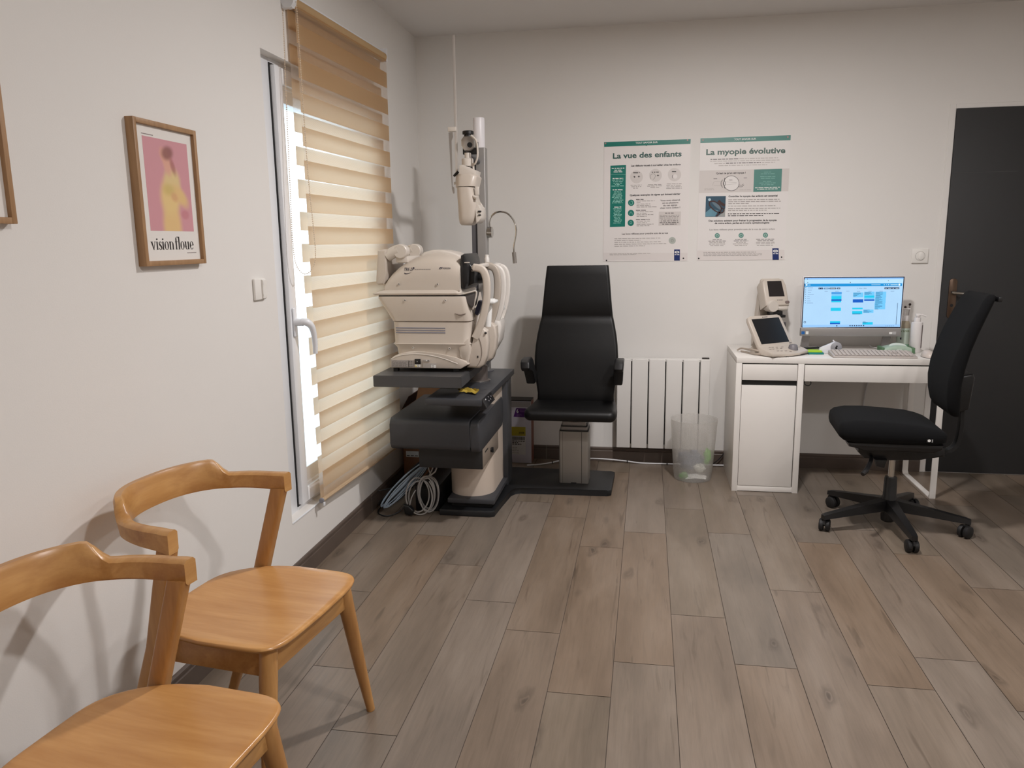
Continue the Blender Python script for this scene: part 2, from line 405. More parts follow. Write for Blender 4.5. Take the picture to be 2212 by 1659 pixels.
h.tube([(1.205, YB - 0.056, 1.066), (1.2235, YB - 0.055, 1.062), (1.26, YB - 0.058, 1.059), (1.30, YB - 0.056, 1.060), (1.33, YB - 0.052, 1.063)], [0.007, 0.0095, 0.008, 0.007, 0.006], 10, smooth=3)
h.build('door_handle', chrome, dr)
MB().disc((1.2235, YB - 0.0195, 0.989), 0.0085).build('keyhole', rubber, dr, smooth=False)

# ---------------------------------------------------------------- zebra blind
def fabric(name, col, trans, sheer=0.0, line=0.0, tcol=None):
    m = bpy.data.materials.new(name); m.use_nodes = True; nt = m.node_tree; nt.nodes.clear(); L = nt.links.new; N = nt.nodes.new
    out = N('ShaderNodeOutputMaterial'); d = N('ShaderNodeBsdfDiffuse'); t = N('ShaderNodeBsdfTranslucent'); mx = N('ShaderNodeMixShader')
    mx.inputs[0].default_value = trans
    tc = N('ShaderNodeTexCoord'); wv = N('ShaderNodeTexWave'); wv.bands_direction = 'Z'; wv.inputs['Scale'].default_value = 130; wv.inputs['Distortion'].default_value = 0.4
    L(tc.outputs['Object'], wv.inputs['Vector'])
    cm = N('ShaderNodeMix'); cm.data_type = 'RGBA'; c = lin(col)
    cm.inputs[6].default_value = (*[v * (1 - 0.10) for v in c], 1); cm.inputs[7].default_value = (*c, 1); L(wv.outputs['Fac'], cm.inputs[0])
    L(cm.outputs[2], d.inputs['Color']); t.inputs['Color'].default_value = (*lin(tcol or col), 1)
    L(d.outputs[0], mx.inputs[1]); L(t.outputs[0], mx.inputs[2]); sh = mx.outputs[0]
    if sheer > 0:
        tp = N('ShaderNodeBsdfTransparent'); m2 = N('ShaderNodeMixShader')
        mr = N('ShaderNodeMapRange'); mr.inputs['To Min'].default_value = sheer - line; mr.inputs['To Max'].default_value = sheer + line
        L(wv.outputs['Fac'], mr.inputs['Value']); L(mr.outputs['Result'], m2.inputs[0]); L(sh, m2.inputs[1]); L(tp.outputs[0], m2.inputs[2]); sh = m2.outputs[0]
    L(sh, out.inputs['Surface']); return m
solid = fabric('blind_fabric', 'c2a27a', 0.48, tcol='e6cfb6'); sheer = fabric('blind_sheer', 'd9c6ae', 0.68, 0.62, 0.08, tcol='fff6f0')
ang = math.atan2(0.948, 0.0435)
bl = thing('roller_blind', 'beige zebra roller blind with pale sheer bands hanging over the tall window', 'blind', (-1.8435, -1.248, 0), ang, local=True)
BW = 0.949
def zz(m, z0, z1, yf, x0=0.0, x1=BW, th=0.0006):
    m.box(x0, x1, yf(z0) - th, yf(z0) + th, z0, z1)
def yfront(z): return 0.0
def yrear(z): return 0.033 - 0.016 * max(0, min(1, (1.3 - z) / 1.0))
BOT, TOP = 0.292, 2.305
def layer(tops, yf):
    s, t = MB(), MB(); zs = sorted(tops); prev = BOT
    for zt in zs:
        z1 = min(zt, TOP); z0 = max(zt - 0.0745, BOT)
        if z1 <= BOT or z0 >= TOP: continue
        if z0 > prev + 0.001: t.loft([[(0, yf(prev), prev), (0, yf(z0), z0)], [(BW, yf(prev), prev), (BW, yf(z0), z0)]], cap=False, closed=False)
        s.loft([[(0, yf(z0), z0), (0, yf(z1), z1)], [(BW, yf(z0), z0), (BW, yf(z1), z1)]], cap=False, closed=False); prev = z1
    return s, t
s1, t1 = layer([1.839 - 0.1292 * k for k in range(-4, 13)], yfront)
s2, t2 = layer([1.767 - 0.1287 * k for k in range(-5, 12)], yrear)
s1.build('front_solid_bands', solid, bl, smooth=False); t1.build('front_sheer_bands', sheer, bl, smooth=False)
s2.build('rear_solid_bands', solid, bl, smooth=False); t2.build('rear_sheer_bands', sheer, bl, smooth=False)
r = MB(); r.lathe([(0.022, -0.002), (0.022, BW + 0.002)], (0, 0.018, 2.303), 24, 'x'); r.build('roll', fabric('blind_roll', 'bda07a', 0.0), bl)
r = MB(); r.box(-0.002, BW + 0.002, 0.012, 0.044, 2.322, 2.332, 0.002); r.build('headrail', pvc, bl)
r = MB(); r.lathe([(0.0095, -0.003), (0.0095, BW + 0.003)], (0, 0.009, BOT - 0.004), 14, 'x'); r.build('bottom_bar', M('bar_beige', (0.80, 0.70, 0.57), rough=0.5), bl)
r = MB(); r.lathe([(0.008, -0.012), (0.0105, -0.011), (0.0105, -0.002), (0.006, -0.001)], (0, 0.009, BOT - 0.004), 14, 'x'); r.build('bar_end_cap', M('grey_cap', (0.52, 0.52, 0.55), rough=0.4), bl)
r = MB(); r.prism([(-0.004, 2.272), (0.040, 2.272), (0.046, 2.29), (0.046, 2.345), (-0.004, 2.345), (-0.012, 2.31)], 'x', -0.030, -0.006, 0.004); r.lathe([(0.027, -0.034), (0.029, -0.030), (0.029, -0.008)], (0, 0.014, 2.300), 20, 'x')
r.prism([(-0.004, 2.28), (0.046, 2.28), (0.046, 2.345), (-0.004, 2.345)], 'x', BW + 0.004, BW + 0.012, 0.002); r.build('bracket', pvc, bl)
beads = M('chain_beads', (0.88, 0.80, 0.70), rough=0.35)
def bead_chain():
    path = [Vector((-0.020, -0.018, 2.295)), Vector((-0.020, -0.021, 1.9)), Vector((-0.019, -0.026, 1.6)), Vector((-0.014, -0.034, 1.36))]
    path2 = [Vector((-0.022, 0.040, 2.29)), Vector((-0.040, 0.040, 1.9)), Vector((-0.060, 0.036, 1.6)), Vector((-0.070, 0.034, 1.40)), Vector((-0.066, 0.028, 1.30)), Vector((-0.045, 0.005, 1.262)), Vector((-0.022, -0.022, 1.285))]
    allp = path2 + path[::-1]; pts, _ = catmull(allp, [1] * len(allp), 16)
    m = MB(); acc = 0.0; m.tube(pts, 0.0008, 4)
    for a, b in zip(pts, pts[1:]):
        d = (b - a).length; t = 0
        while acc <= d:
            p = a.lerp(b, acc / d) if d > 0 else a
            m.ball(p, 0.0029, 6); acc += 0.0085
        acc -= d
    return m
bead_chain().build('bead_chain', beads, bl)
m = MB(); m.box(-0.004, 0.010, -0.0005, 0.006, BOT - 0.03, BOT - 0.014, 0.002); m.build('chain_clip', pvc, bl)

# ================================================================ WOODEN CHAIRS
wood_x = wood_mat('beech_along', 'c99a60', 'a97743', 1, 0.30)
wood_z = wood_mat('beech_upright', 'c19158', 'a06f3e', 2, 0.32)
wood_s = wood_mat('beech_seat', 'cf9d62', 'b17c46', 0, 0.27, 0.8)
def seat_outline(n=48):
    pts = []
    for i in range(n):
        a = 2 * PI * i / n; c, s = math.cos(a), math.sin(a)
        e = 0.26 if c > 0 else 0.55
        x = (abs(c) ** e) * (1 if c > 0 else -1); y = (abs(s) ** (0.30 if c > 0 else 0.42)) * (1 if s > 0 else -1)
        px = 0.02 + 0.205 * x; hw = 0.224 if px > 0.02 else 0.224 - 0.055 * ((0.02 - px) / 0.205) ** 1.6
        pts.append((px, hw * y))
    return pts
def make_wood_chair():
    t = thing('wooden_chair', 'honey-coloured wooden chair with curved back rail nearest the tall window', 'chair', (-1.514, -2.495, 0), math.radians(-7.0), 'wooden chairs along the left wall', local=True)
    # saddle seat: rings from the rim to the centre
    m = MB(); out = seat_outline(); n = len(out); rings = []
    def ztop(x, y): 
        u, v = (x - 0.02) / 0.205, y / 0.224
        return 0.452 - 0.011 * max(0, 1 - u * u) * max(0, 1 - v * v) + 0.004 * v * v - 0.005 * max(0, u) ** 3 * (1 - v * v)
    for sc, dz in ((0.90, -0.020), (0.985, -0.014), (1.0, -0.007), (0.992, -0.002)): rings.append([(0.02 + (x - 0.02) * sc, y * sc, ztop(x, y) + dz) for x, y in out])
    for sc in (0.975, 0.9, 0.75, 0.55, 0.35, 0.15): rings.append([(0.02 + (x - 0.02) * sc, y * sc, ztop(0.02 + (x - 0.02) * sc, y * sc)) for x, y in out])
    m.loft(rings); m.build('seat', wood_s, t, angle=50)
    # apron
    m = MB(); m.box(0.176, 0.193, -0.175, 0.175, 0.368, 0.434, 0.002); m.box(-0.105, 0.18, 0.180, 0.196, 0.370, 0.434, 0.002); m.box(-0.105, 0.18, -0.196, -0.180, 0.370, 0.434, 0.002); m.box(-0.118, -0.10, -0.18, 0.18, 0.370, 0.434, 0.002)
    m.build('apron', wood_x, t)
    for sy in (1, -1):
        m = MB(); m.tube([(0.182, sy * 0.176, 0.440), (0.186, sy * 0.190, 0.36), (0.197, sy * 0.228, 0.16), (0.206, sy * 0.262, 0.002)], [0.0225, 0.022, 0.0175, 0.0125], 16); m.build('leg', wood_z, t)
        m = MB(); sect = [(0.023, 0.015), (0.022, 0.016), (0.022, 0.0165), (0.018, 0.014), (0.014, 0.012)]
        pp = [(-0.034, sy * 0.228, 0.688), (-0.078, sy * 0.220, 0.53), (-0.108, sy * 0.214, 0.42), (-0.19, sy * 0.226, 0.18), (-0.262, sy * 0.238, 0.002)]
        m.loft([[(p[0] + a, p[1] + b, p[2]) for a, b in rrect(hx, hy, 0.008, 3)] for p, (hx, hy) in zip(pp, sect)]); m.build('leg', wood_z, t)
    # curved rail: tall in the middle, stepping down to flat arm ends
    m = MB(); K = 56; rings = []
    for i in range(K + 1):
        a = -1 + 2 * i / K                                   # -1 .. 1 along the rail
        th = a * PI / 2 * 1.02
        x = -0.010 - 0.268 * (max(0.0, math.cos(th)) ** 0.80); y = 0.232 * (abs(math.sin(th)) ** 0.86) * (1 if a > 0 else -1)
        if abs(a) > 0.93: y += 0.004 * (1 if a > 0 else -1)
        step = min(1, max(0, (0.62 - abs(a)) / 0.14)); step = step * step * (3 - 2 * step)
        top = 0.732 + 0.044 * step - 0.004 * (1 - abs(a)); bot = 0.676 + 0.016 * (max(0, math.cos(th * .98)) ** .35)
        half = 0.0125 + 0.0045 * (1 - step)
        nx, ny = math.cos(th), -math.sin(th)                 # towards the inside of the curve
        lean = 0.012 * math.cos(th)
        rings.append((x, y, top, bot, half, nx, ny, lean))
    RR = []
    for (x, y, top, bot, half, nx, ny, lean) in rings:
        r = []
        for u, v in ((-1, 0.0), (-1, 0.12), (-1, 0.88), (-0.6, 1.0), (0.6, 1.0), (1, 0.88), (1, 0.12), (0.7, 0.0)):
            z = bot + (top - bot) * v; k = u * half - lean * (v - 0.5)
            r.append((x + nx * k, y + ny * k, z))
        RR.append(r)
    m.loft(RR); m.build('back_rail', wood_x, t, angle=45)
    return t
ch = make_wood_chair()
c2 = copy_tree(ch); c2.location = (-1.434, -3.105, 0); c2.rotation_euler.z = math.radians(-6.0); c2['label'] = 'honey-coloured wooden chair in the foreground, middle of the row along the left wall'
c3 = copy_tree(ch); c3.location = (-1.448, -3.62, 0); c3.rotation_euler.z = math.radians(-6.0); c3['label'] = 'wooden chair cut off by the lower left frame edge, only its rail end showing'

# ================================================================ PICTURES ON THE LEFT WALL
oak = wood_mat('oak_frame', 'b08a63', '93704c', 2, 0.5, 1.4)
def picture_frame(name, label, y0, y1, z0, z1, fw=0.014, dep=0.025):
    t = thing(name, label, 'picture', (XL, (y0 + y1) / 2, z0), group='framed pictures on the left wall')
    m = MB(); x0, x1 = XL, XL + dep
    m.box(x0, x1, y0, y0 + fw, z0, z1, 0.0012); m.box(x0, x1, y1 - fw, y1, z0, z1, 0.0012)
    m.box(x0, x1, y0 + fw, y1 - fw, z0, z0 + fw, 0.0012); m.box(x0, x1, y0 + fw, y1 - fw, z1 - fw, z1, 0.0012); m.build('frame', oak, t)
    p = MB().box(x0, x0 + 0.014, y0 + fw - 0.001, y1 - fw + 0.001, z0 + fw - 0.001, z1 - fw + 0.001).build('paper', M('print_paper', (0.90, 0.885, 0.865), rough=0.45, var=0.01), t, smooth=False)
    return t, p
fy0, fy1, fz0, fz1 = -2.284, -1.982, 1.324, 1.727
pic, paper = picture_frame('framed_print', 'oak-framed print of a blurred yellow figure on pink reading vision floue', fy0, fy1, fz0, fz1)
def blur_art(y0, y1, z0, z1):
    m = bpy.data.materials.new('blurred_art'); m.use_nodes = True; nt = m.node_tree; b = nt.nodes['Principled BSDF']; L = nt.links.new; N = nt.nodes.new
    tc = N('ShaderNodeTexCoord'); mp = N('ShaderNodeMapping'); mp.vector_type = 'POINT'
    mp.inputs['Location'].default_value = (0, 0, 0); L(tc.outputs['Generated'], mp.inputs['Vector'])
    cur = N('ShaderNodeRGB'); cur.outputs[0].default_value = (*lin('cf959d'), 1); cur = cur.outputs[0]
    def blob(u, v, ru, rv, rot, col, soft=0.5, amt=1.0):
        nonlocal cur
        s = N('ShaderNodeSeparateXYZ'); L(mp.outputs['Vector'], s.inputs[0])
        def lincomb(a, b_, c_):
            m1 = N('ShaderNodeMath'); m1.operation = 'MULTIPLY_ADD'; m1.inputs[1].default_value = a; m1.inputs[2].default_value = c_; L(s.outputs['Y'], m1.inputs[0])
            m2 = N('ShaderNodeMath'); m2.operation = 'MULTIPLY_ADD'; m2.inputs[1].default_value = b_; L(s.outputs['Z'], m2.inputs[0]); L(m1.outputs[0], m2.inputs[2]); return m2.outputs[0]
        ca, sa = math.cos(rot), math.sin(rot); asp = 2.05      # picture is taller than wide
        A = lincomb(ca / ru, sa * asp / ru, -(u * ca + v * asp * sa) / ru); B = lincomb(-sa / (rv * asp), ca * asp / (rv * asp), (u * sa - v * asp * ca) / (rv * asp))
        q = N('ShaderNodeCombineXYZ'); L(A, q.inputs[0]); L(B, q.inputs[1])
        ln = N('ShaderNodeVectorMath'); ln.operation = 'LENGTH'; L(q.outputs[0], ln.inputs[0])
        mr = N('ShaderNodeMapRange'); mr.interpolation_type = 'SMOOTHSTEP'; mr.inputs['From Min'].default_value = 1 + soft; mr.inputs['From Max'].default_value = max(0, 1 - soft)
        mr.inputs['To Max'].default_value = amt; L(ln.outputs['Value'], mr.inputs['Value'])
        x = N('ShaderNodeMix'); x.data_type = 'RGBA'; L(mr.outputs['Result'], x.inputs[0]); L(cur, x.inputs[6]); x.inputs[7].default_value = (*lin(col), 1); cur = x.outputs[2]
    blob(0.50, 0.05, 0.20, 0.30, 0.0, 'e0bd84', 0.35); blob(0.52, 0.40, 0.22, 0.22, -0.1, 'e2c487', 0.35); blob(0.58, 0.56, 0.17, 0.14, 0.0, 'dcc48e', 0.4)
    blob(0.74, 0.40, 0.12, 0.13, 0.5, 'dfbc82', 0.5); blob(0.50, 0.74, 0.09, 0.12, 0.1, 'dba692', 0.5); blob(0.44, 0.83, 0.09, 0.08, 0.2, 'd9a28f', 0.45)
    blob(0.52, 0.86, 0.12, 0.075, -0.4, '8d5a55', 0.45, 0.9); blob(0.62, 0.72, 0.05, 0.09, 0.2, 'a86a64', 0.6, 0.8)
    blob(0.48, 0.46, 0.12, 0.06, 0.0, 'c9b065', 0.7, 0.7); blob(0.60, 0.38, 0.07, 0.05, 0.3, 'd19b72', 0.6, 0.7); blob(0.82, 0.19, 0.09, 0.05, 0, 'c27d84', 0.4, 0.8)
    L(cur, b.inputs['Base Color']); b.inputs['Roughness'].default_value = 0.45; return m
pw, ph = fy1 - fy0, fz1 - fz0
ax = XL + 0.0143
MB().box(XL + 0.0135, ax, fy0 + 0.16 * pw, fy1 - 0.13 * pw, fz0 + 0.245 * ph, fz1 - 0.11 * ph).build('artwork', blur_art(0, 0, 0, 0), pic, smooth=False)
ink = M('ink_dark', (0.13, 0.11, 0.11), rough=0.5)
ink_grey = M('ink_grey', (0.56, 0.52, 0.51), rough=0.5)
def serif_word(parent, x, y0, z0, width, xh):
    """condensed high-contrast lettering: vision floue"""
    m = MB(); S, TT = 0.20, 0.055                            # stem and hairline widths in x-heights
    def poly(p): polys.append(p)
    polys = []
    def stem(cx, a, b, top=True): 
        poly([(cx - S / 2, a), (cx + S / 2, a), (cx + S / 2, b), (cx - S / 2, b)]); poly([(cx - S * 0.85, a), (cx + S * 0.85, a), (cx + S * 0.85, a + 0.045), (cx - S * 0.85, a + 0.045)])
        if top: poly([(cx - S * 0.95, b - 0.05), (cx - S / 2, b - 0.05), (cx - S / 2, b), (cx - S * 0.95, b - 0.02)])
    def arc(cx, cy, rx, ry, a0, a1, wv, n=14):
        for i in range(n):
            q = []
            for k in (i, i + 1):
                a = a0 + (a1 - a0) * k / n; w_ = TT + (S - TT) * abs(math.cos(a)) ** 1.5
                q.append(((cx + rx * math.cos(a), cy + ry * math.sin(a)), (cx + (rx - w_) * math.cos(a), cy + (ry - TT * 1.1) * math.sin(a))))
            poly([q[0][0], q[1][0], q[1][1], q[0][1]])
    def dot(cx, cy): poly([(cx + 0.115 * math.cos(a), cy + 0.10 * math.sin(a)) for a in [2 * PI * k / 12 for k in range(12)]])
    c = 0.0
    for L_ in 'vision floue':
        if L_ == 'v':
            poly([(c, 1), (c + .22, 1), (c + .47, .0), (c + .36, .0)]); poly([(c + .36, .0), (c + .42, .0), (c + .70, 1), (c + .63, 1)])
            poly([(c - .08, .955), (c + .32, .955), (c + .32, 1), (c - .08, 1)]); poly([(c + .50, .955), (c + .80, .955), (c + .80, 1), (c + .50, 1)]); c += .82
        elif L_ == 'i': stem(c + .2, 0, 1); dot(c + .2, 1.28); c += .44
        elif L_ == 's':
            pts = [Vector((.46, .80, 0)), Vector((.36, .97, 0)), Vector((.20, .95, 0)), Vector((.10, .78, 0)), Vector((.20, .60, 0)), Vector((.40, .42, 0)), Vector((.48, .22, 0)), Vector((.36, .04, 0)), Vector((.18, .03, 0)), Vector((.06, .22, 0))]
            rs = [.05, .03, .045, .085, .10, .10, .085, .045, .03, .05]; pts, rs = catmull(pts, rs, 3)
            for a, b, r0, r1 in zip(pts, pts[1:], rs, rs[1:]):
                d = (b - a).normalized(); nrm = Vector((-d.y, d.x, 0))
                poly([tuple((c + p.x, p.y)) for p in (a + nrm * r0, b + nrm * r1, b - nrm * r1, a - nrm * r0)])
            c += .56
        elif L_ == 'o': arc(c + .37, .5, .37, .52, 0, 2 * PI, 0, 28); c += .80
        elif L_ == 'n': stem(c + .2, 0, 1); stem(c + .70, 0, .62, False); arc(c + .45, .62, .35, .38, 0, PI, 0); c += .98
        elif L_ == 'u': stem(c + .2, .35, 1); arc(c + .44, .35, .34, .37, PI, 2 * PI, 0); stem(c + .68, 0, 1); c += .96
        elif L_ == 'f': stem(c + .2, 0, 1.25, False); arc(c + .42, 1.25, .32, .35, PI * 0.25, PI, 0); poly([(c - .02, .94), (c + .5, .94), (c + .5, 1), (c - .02, 1)]); c += .52
        elif L_ == 'l': stem(c + .2, 0, 1.6); c += .44
        elif L_ == 'e': arc(c + .36, .5, .36, .52, 0.0, 1.78 * PI, 0, 26); poly([(c + .10, .50), (c + .70, .50), (c + .70, .56), (c + .10, .56)]); c += .76
        elif L_ == ' ': c += .12
    k = width / c
    for i, p in enumerate(polys):
        m.bm.faces.new([m.bm.verts.new((x + (i % 2) * 0.00004, y0 + a * k, z0 + b * xh)) for a, b in p])
    return m.build('lettering', ink, parent, smooth=False, norm=False)
serif_word(pic, XL + 0.0146, fy0 + 0.145 * pw, fz0 + 0.112 * ph, 0.70 * pw, 0.058 * ph)
m = MB(); m.box(ax - .0005, ax + .0001, fy0 + .155 * pw, fy0 + .33 * pw, fz1 - .098 * ph, fz1 - .092 * ph); m.box(ax - .0005, ax + .0001, fy1 - .28 * pw, fy1 - .12 * pw, fz0 + .083 * ph, fz0 + .088 * ph); m.build('small_print', ink_grey, pic, smooth=False)
pic2, paper2 = picture_frame('framed_print', 'oak-framed print cut off by the left edge of the view', -3.03, -2.722, 1.432, 1.84)
MB().box(XL + 0.0135, XL + 0.0143, -2.98, -2.772, 1.53, 1.80).build('artwork', M('print_mauve', (0.62, 0.55, 0.60), rough=0.45, var=0.2, scale=12), pic2, smooth=False)

# ================================================================ SWITCHES
sw = M('switch_white', (0.91, 0.90, 0.88), rough=0.3, var=0.01)
t = thing('shutter_switch', 'white double rocker switch on the left wall beside the tall window', 'switch', (XL, -1.617, 1.18))
m = MB(); m.box(XL, XL + 0.011, -1.658, -1.577, 1.181, 1.259, 0.004, 3); m.build('plate', sw, t)
m = MB()
prof = [(0.0, -0.036), (0.007, -0.034), (0.010, -0.020), (0.006, -0.001), (0.011, 0.016), (0.009, 0.032), (0, 0.036)]
m.prism([(XL + 0.009 + a, 1.220 + b) for a, b in prof], 'y', -1.612, -1.583, 0.002); m.build('rocker', sw, t)
t = thing('light_switch', 'white square light switch on the back wall beside the dark door', 'switch', (1.04, YB, 1.226))
m = MB(); m.box(0.995, 1.084, YB - 0.010, YB, 1.226, 1.309, 0.005, 3); m.build('plate', sw, t)
m = MB(); m.disc((1.040, YB - 0.0104, 1.2675), 0.0265, 'y', 28, 0.0245); m.build('dial_ring', M('switch_line', (0.68, 0.66, 0.64), rough=0.4), t, smooth=False)
m = MB(); m.prism(rrect(0.015, 0.0225, 0.013, 6, 1.043, 1.2685), 'y', YB - 0.0145, YB - 0.009, 0.0015); m.build('rocker', sw, t)

# ================================================================ RADIATOR
radm = M('radiator_white', (0.88, 0.87, 0.855), rough=0.32, var=0.01)
t = thing('electric_radiator', 'white finned electric radiator on the back wall behind the waste bin', 'radiator', (-0.38, 0.46, 0.11))
xs = [-0.657, -0.5665, -0.4645, -0.3625, -0.2625, -0.162, -0.098]
for i in range(6):
    a, b = xs[i] + 0.0035, xs[i + 1] - 0.0035
    m = MB(); m.prism([(a, 0.425), (a + .004, 0.421), (b - .004, 0.421), (b, 0.425), (b, 0.470), (a, 0.470)], 'z', 0.115, 0.668, 0.003); m.build('fin', radm, t)
m = MB(); m.box(-0.645, -0.105, 0.445, 0.468, 0.135, 0.65, 0.002); m.build('shadow_core', M('radiator_shadow', (0.16, 0.15, 0.15), rough=0.6), t)  # near-black box paints the shade seen between the white fins
m = MB(); m.box(-0.655, -0.100, 0.429, 0.470, 0.664, 0.673, 0.002); m.build('top_cap', radm, t)
m = MB(); m.box(-0.150, -0.108, 0.428, 0.450, 0.673, 0.681, 0.001); m.build('control_panel', M('control_dark', (0.22, 0.2, 0.19), rough=0.4), t)
m = MB(); m.box(-0.56, -0.53, 0.468, YB, 0.50, 0.54); m.box(-0.22, -0.19, 0.468, YB, 0.50, 0.54); m.box(-0.56, -0.53, 0.468, YB, 0.20, 0.24); m.box(-0.22, -0.19, 0.468, YB, 0.20, 0.24); m.build('wall_bracket', radm, t)

# ================================================================ WASTE BIN
def frosted():
    m = bpy.data.materials.new('frosted_plastic'); m.use_nodes = True; nt = m.node_tree; nt.nodes.clear(); L = nt.links.new; N = nt.nodes.new
    o = N('ShaderNodeOutputMaterial'); tp = N('ShaderNodeBsdfTransparent'); tp.inputs[0].default_value = (0.97, 0.97, 0.965, 1)
    pr = N('ShaderNodeBsdfPrincipled'); pr.inputs['Base Color'].default_value = (0.84, 0.82, 0.79, 1); pr.inputs['Roughness'].default_value = 0.4
    tl = N('ShaderNodeBsdfTranslucent'); tl.inputs[0].default_value = (0.88, 0.86, 0.84, 1); a = N('ShaderNodeMixShader'); a.inputs[0].default_value = 0.45
    L(pr.outputs[0], a.inputs[1]); L(tl.outputs[0], a.inputs[2])
    nz = N('ShaderNodeTexNoise'); nz.inputs['Scale'].default_value = 90; mr = N('ShaderNodeMapRange'); mr.inputs['To Min'].default_value = 0.66; mr.inputs['To Max'].default_value = 0.76; L(nz.outputs['Fac'], mr.inputs['Value'])
    mx = N('ShaderNodeMixShader'); L(mr.outputs['Result'], mx.inputs[0]); L(a.outputs[0], mx.inputs[1]); L(tp.outputs[0], mx.inputs[2]); L(mx.outputs[0], o.inputs[0]); return m
fro = frosted()
bx, by = -0.200, 0.215
t = thing('waste_bin', 'translucent frosted plastic waste bin in front of the white radiator', 'bin', (bx, by, 0))
m = MB(); m.lathe([(0.100, 0.001), (0.106, 0.004), (0.112, 0.05), (0.133, 0.350), (0.1345, 0.358), (0.131, 0.357), (0.109, 0.05), (0.098, 0.006), (0.0005, 0.006)], (bx, by, 0), 48, cap=True); m.build('bucket', fro, t)
def crumple(name, label, cat, c, r, sc, mat, seed, zmin=0.009):
    rg = random.Random(seed); m = MB(); m.ball((0, 0, 0), 1, 14)
    for v in m.bm.verts:
        k = 1 + rg.uniform(-0.28, 0.22); v.co = Vector((v.co.x * sc[0] * r * k, v.co.y * sc[1] * r * k, v.co.z * sc[2] * r * k)) + Vector(c); v.co.z = max(v.co.z, zmin)
    o = m.build(name, mat, smooth=False); return tag(o, label, cat, 'rubbish in the bin')
crumple('plastic_bag', 'crumpled dark blue-grey bag inside the frosted waste bin', 'bag', (bx - 0.012, by - 0.01, 0.112), 0.07, (1.1, 1.05, .75), M('bag_blue', (0.34, 0.38, 0.45), rough=0.5, var=0.2), 4)
crumple('green_wrapper', 'green wrapper at the right side inside the waste bin', 'wrapper', (bx + 0.078, by - 0.025, 0.14), 0.028, (.7, 1, 1.7), M('wrapper_green', (0.50, 0.80, 0.30), rough=0.5), 9)
crumple('green_wrapper', 'small green wrapper low at the left inside the waste bin', 'wrapper', (bx - 0.055, by - 0.07, 0.034), 0.022, (1.2, .7, .9), M('wrapper_green2', (0.42, 0.62, 0.35), rough=0.5), 12)
m = MB(); m.loft([[(-.06, -.02, 0), (.0, -.035, .012), (.055, -.02, .004)], [(-.05, .02, .02), (.01, .0, .03), (.062, .01, .016)]], cap=False, closed=False); m.xf(Matrix.Translation((bx + .015, by - .062, .016)))
tag(m.build('crumpled_paper', M('paper_white', (0.93, 0.93, 0.92), rough=0.6), smooth=False), 'creased white paper at the bottom of the waste bin', 'paper', 'rubbish in the bin')
crumple('crumpled_paper', 'crumpled pale grey paper in the middle of the waste bin', 'paper', (bx + 0.035, by - 0.075, 0.085), 0.024, (1.3, .5, 1.0), M('paper_grey', (0.82, 0.83, 0.80), rough=0.6), 21)

# ================================================================ INSTRUMENT STAND
dk = M('charcoal_paint', (0.235, 0.24, 0.255), rough=0.42, var=0.05, scale=60, bump=0.05, bscale=700)
dk2 = M('charcoal_top', (0.275, 0.275, 0.28), rough=0.36, var=0.05, scale=60, bump=0.05, bscale=700)
blk = M('black_steel', (0.085, 0.09, 0.10), rough=0.45, var=0.08)
bei = M('unit_beige', (0.80, 0.745, 0.69), rough=0.4, var=0.015)
alu = M('aluminium', (0.62, 0.61, 0.60), rough=0.42, metal=0.35, var=0.03)
alud = M('aluminium_dark', (0.42, 0.42, 0.44), rough=0.4, metal=0.6, var=0.03)
t = thing('instrument_stand', 'charcoal ophthalmic instrument stand with beige column and tall grey pole by the window', 'instrument stand', (-1.36, -0.35, 0))
plate_pts = [(-1.512, -0.600), (-1.250, -0.600), (-1.226, -0.585), (-1.205, -0.25), (-1.185, -0.212), (-1.15, -0.196), (-0.675, -0.190), (-0.655, -0.172), (-0.650, 0.165), (-0.668, 0.185), (-1.20, 0.19), (-1.512, 0.19)]
m = MB(); m.prism(plate_pts, 'z', 0.0, 0.034, 0.006); m.build('floor_plate', blk, t)
m = MB(); m.box(-1.462, -1.25, -0.535, 0.02, 0.034, 0.058); m.build('plinth', M('plinth_black', (0.06, 0.065, 0.07), rough=0.6), t, smooth=False)
m = MB(); m.box(-1.478, -1.232, -0.560, -0.03, 0.056, 0.081, 0.003); m.build('base_slab', dk, t)
arcp = [(-1.374 + 0.1165 * math.cos(a), -0.402 + 0.1165 * math.sin(a)) for a in [PI + PI * k / 24 for k in range(25)]]
m = MB(); m.prism(arcp + [(-1.2575, -0.165), (-1.4905, -0.165)], 'z', 0.081, 0.40); m.box(-1.4905, -1.2575, -0.40, -0.165, 0.40, 0.637); m.build('pedestal', bei, t, angle=30)
m = MB(); m.box(-1.49, -1.229, -0.165, -0.035, 0.034, 0.64, 0.004); m.build('back_panel', dk, t)
m = MB(); m.box(-1.492, -1.2215, -0.60, 0.03, 0.634, 0.665, 0.003); m.box(-1.492, -1.222, -0.862, -0.60, 0.634, 0.665, 0.003); m.build('top_slab', dk, t)
m = MB(); m.prism([(-1.232, 0.612), (-1.200, 0.626), (-1.221, 0.6645), (-1.232, 0.6645)], 'y', -0.855, -0.655, 0.001)
cp = m.build('control_panel', M('panel_black', (0.10, 0.10, 0.11), rough=0.3), t)
led = M('panel_print', (0.75, 0.75, 0.76), rough=0.5)
m = MB(); a = Vector((-1.200, 0, 0.626)); b = Vector((-1.221, 0, 0.6645)); nn = Vector((0.03, 0, 0.015)).normalized() * 0.0006
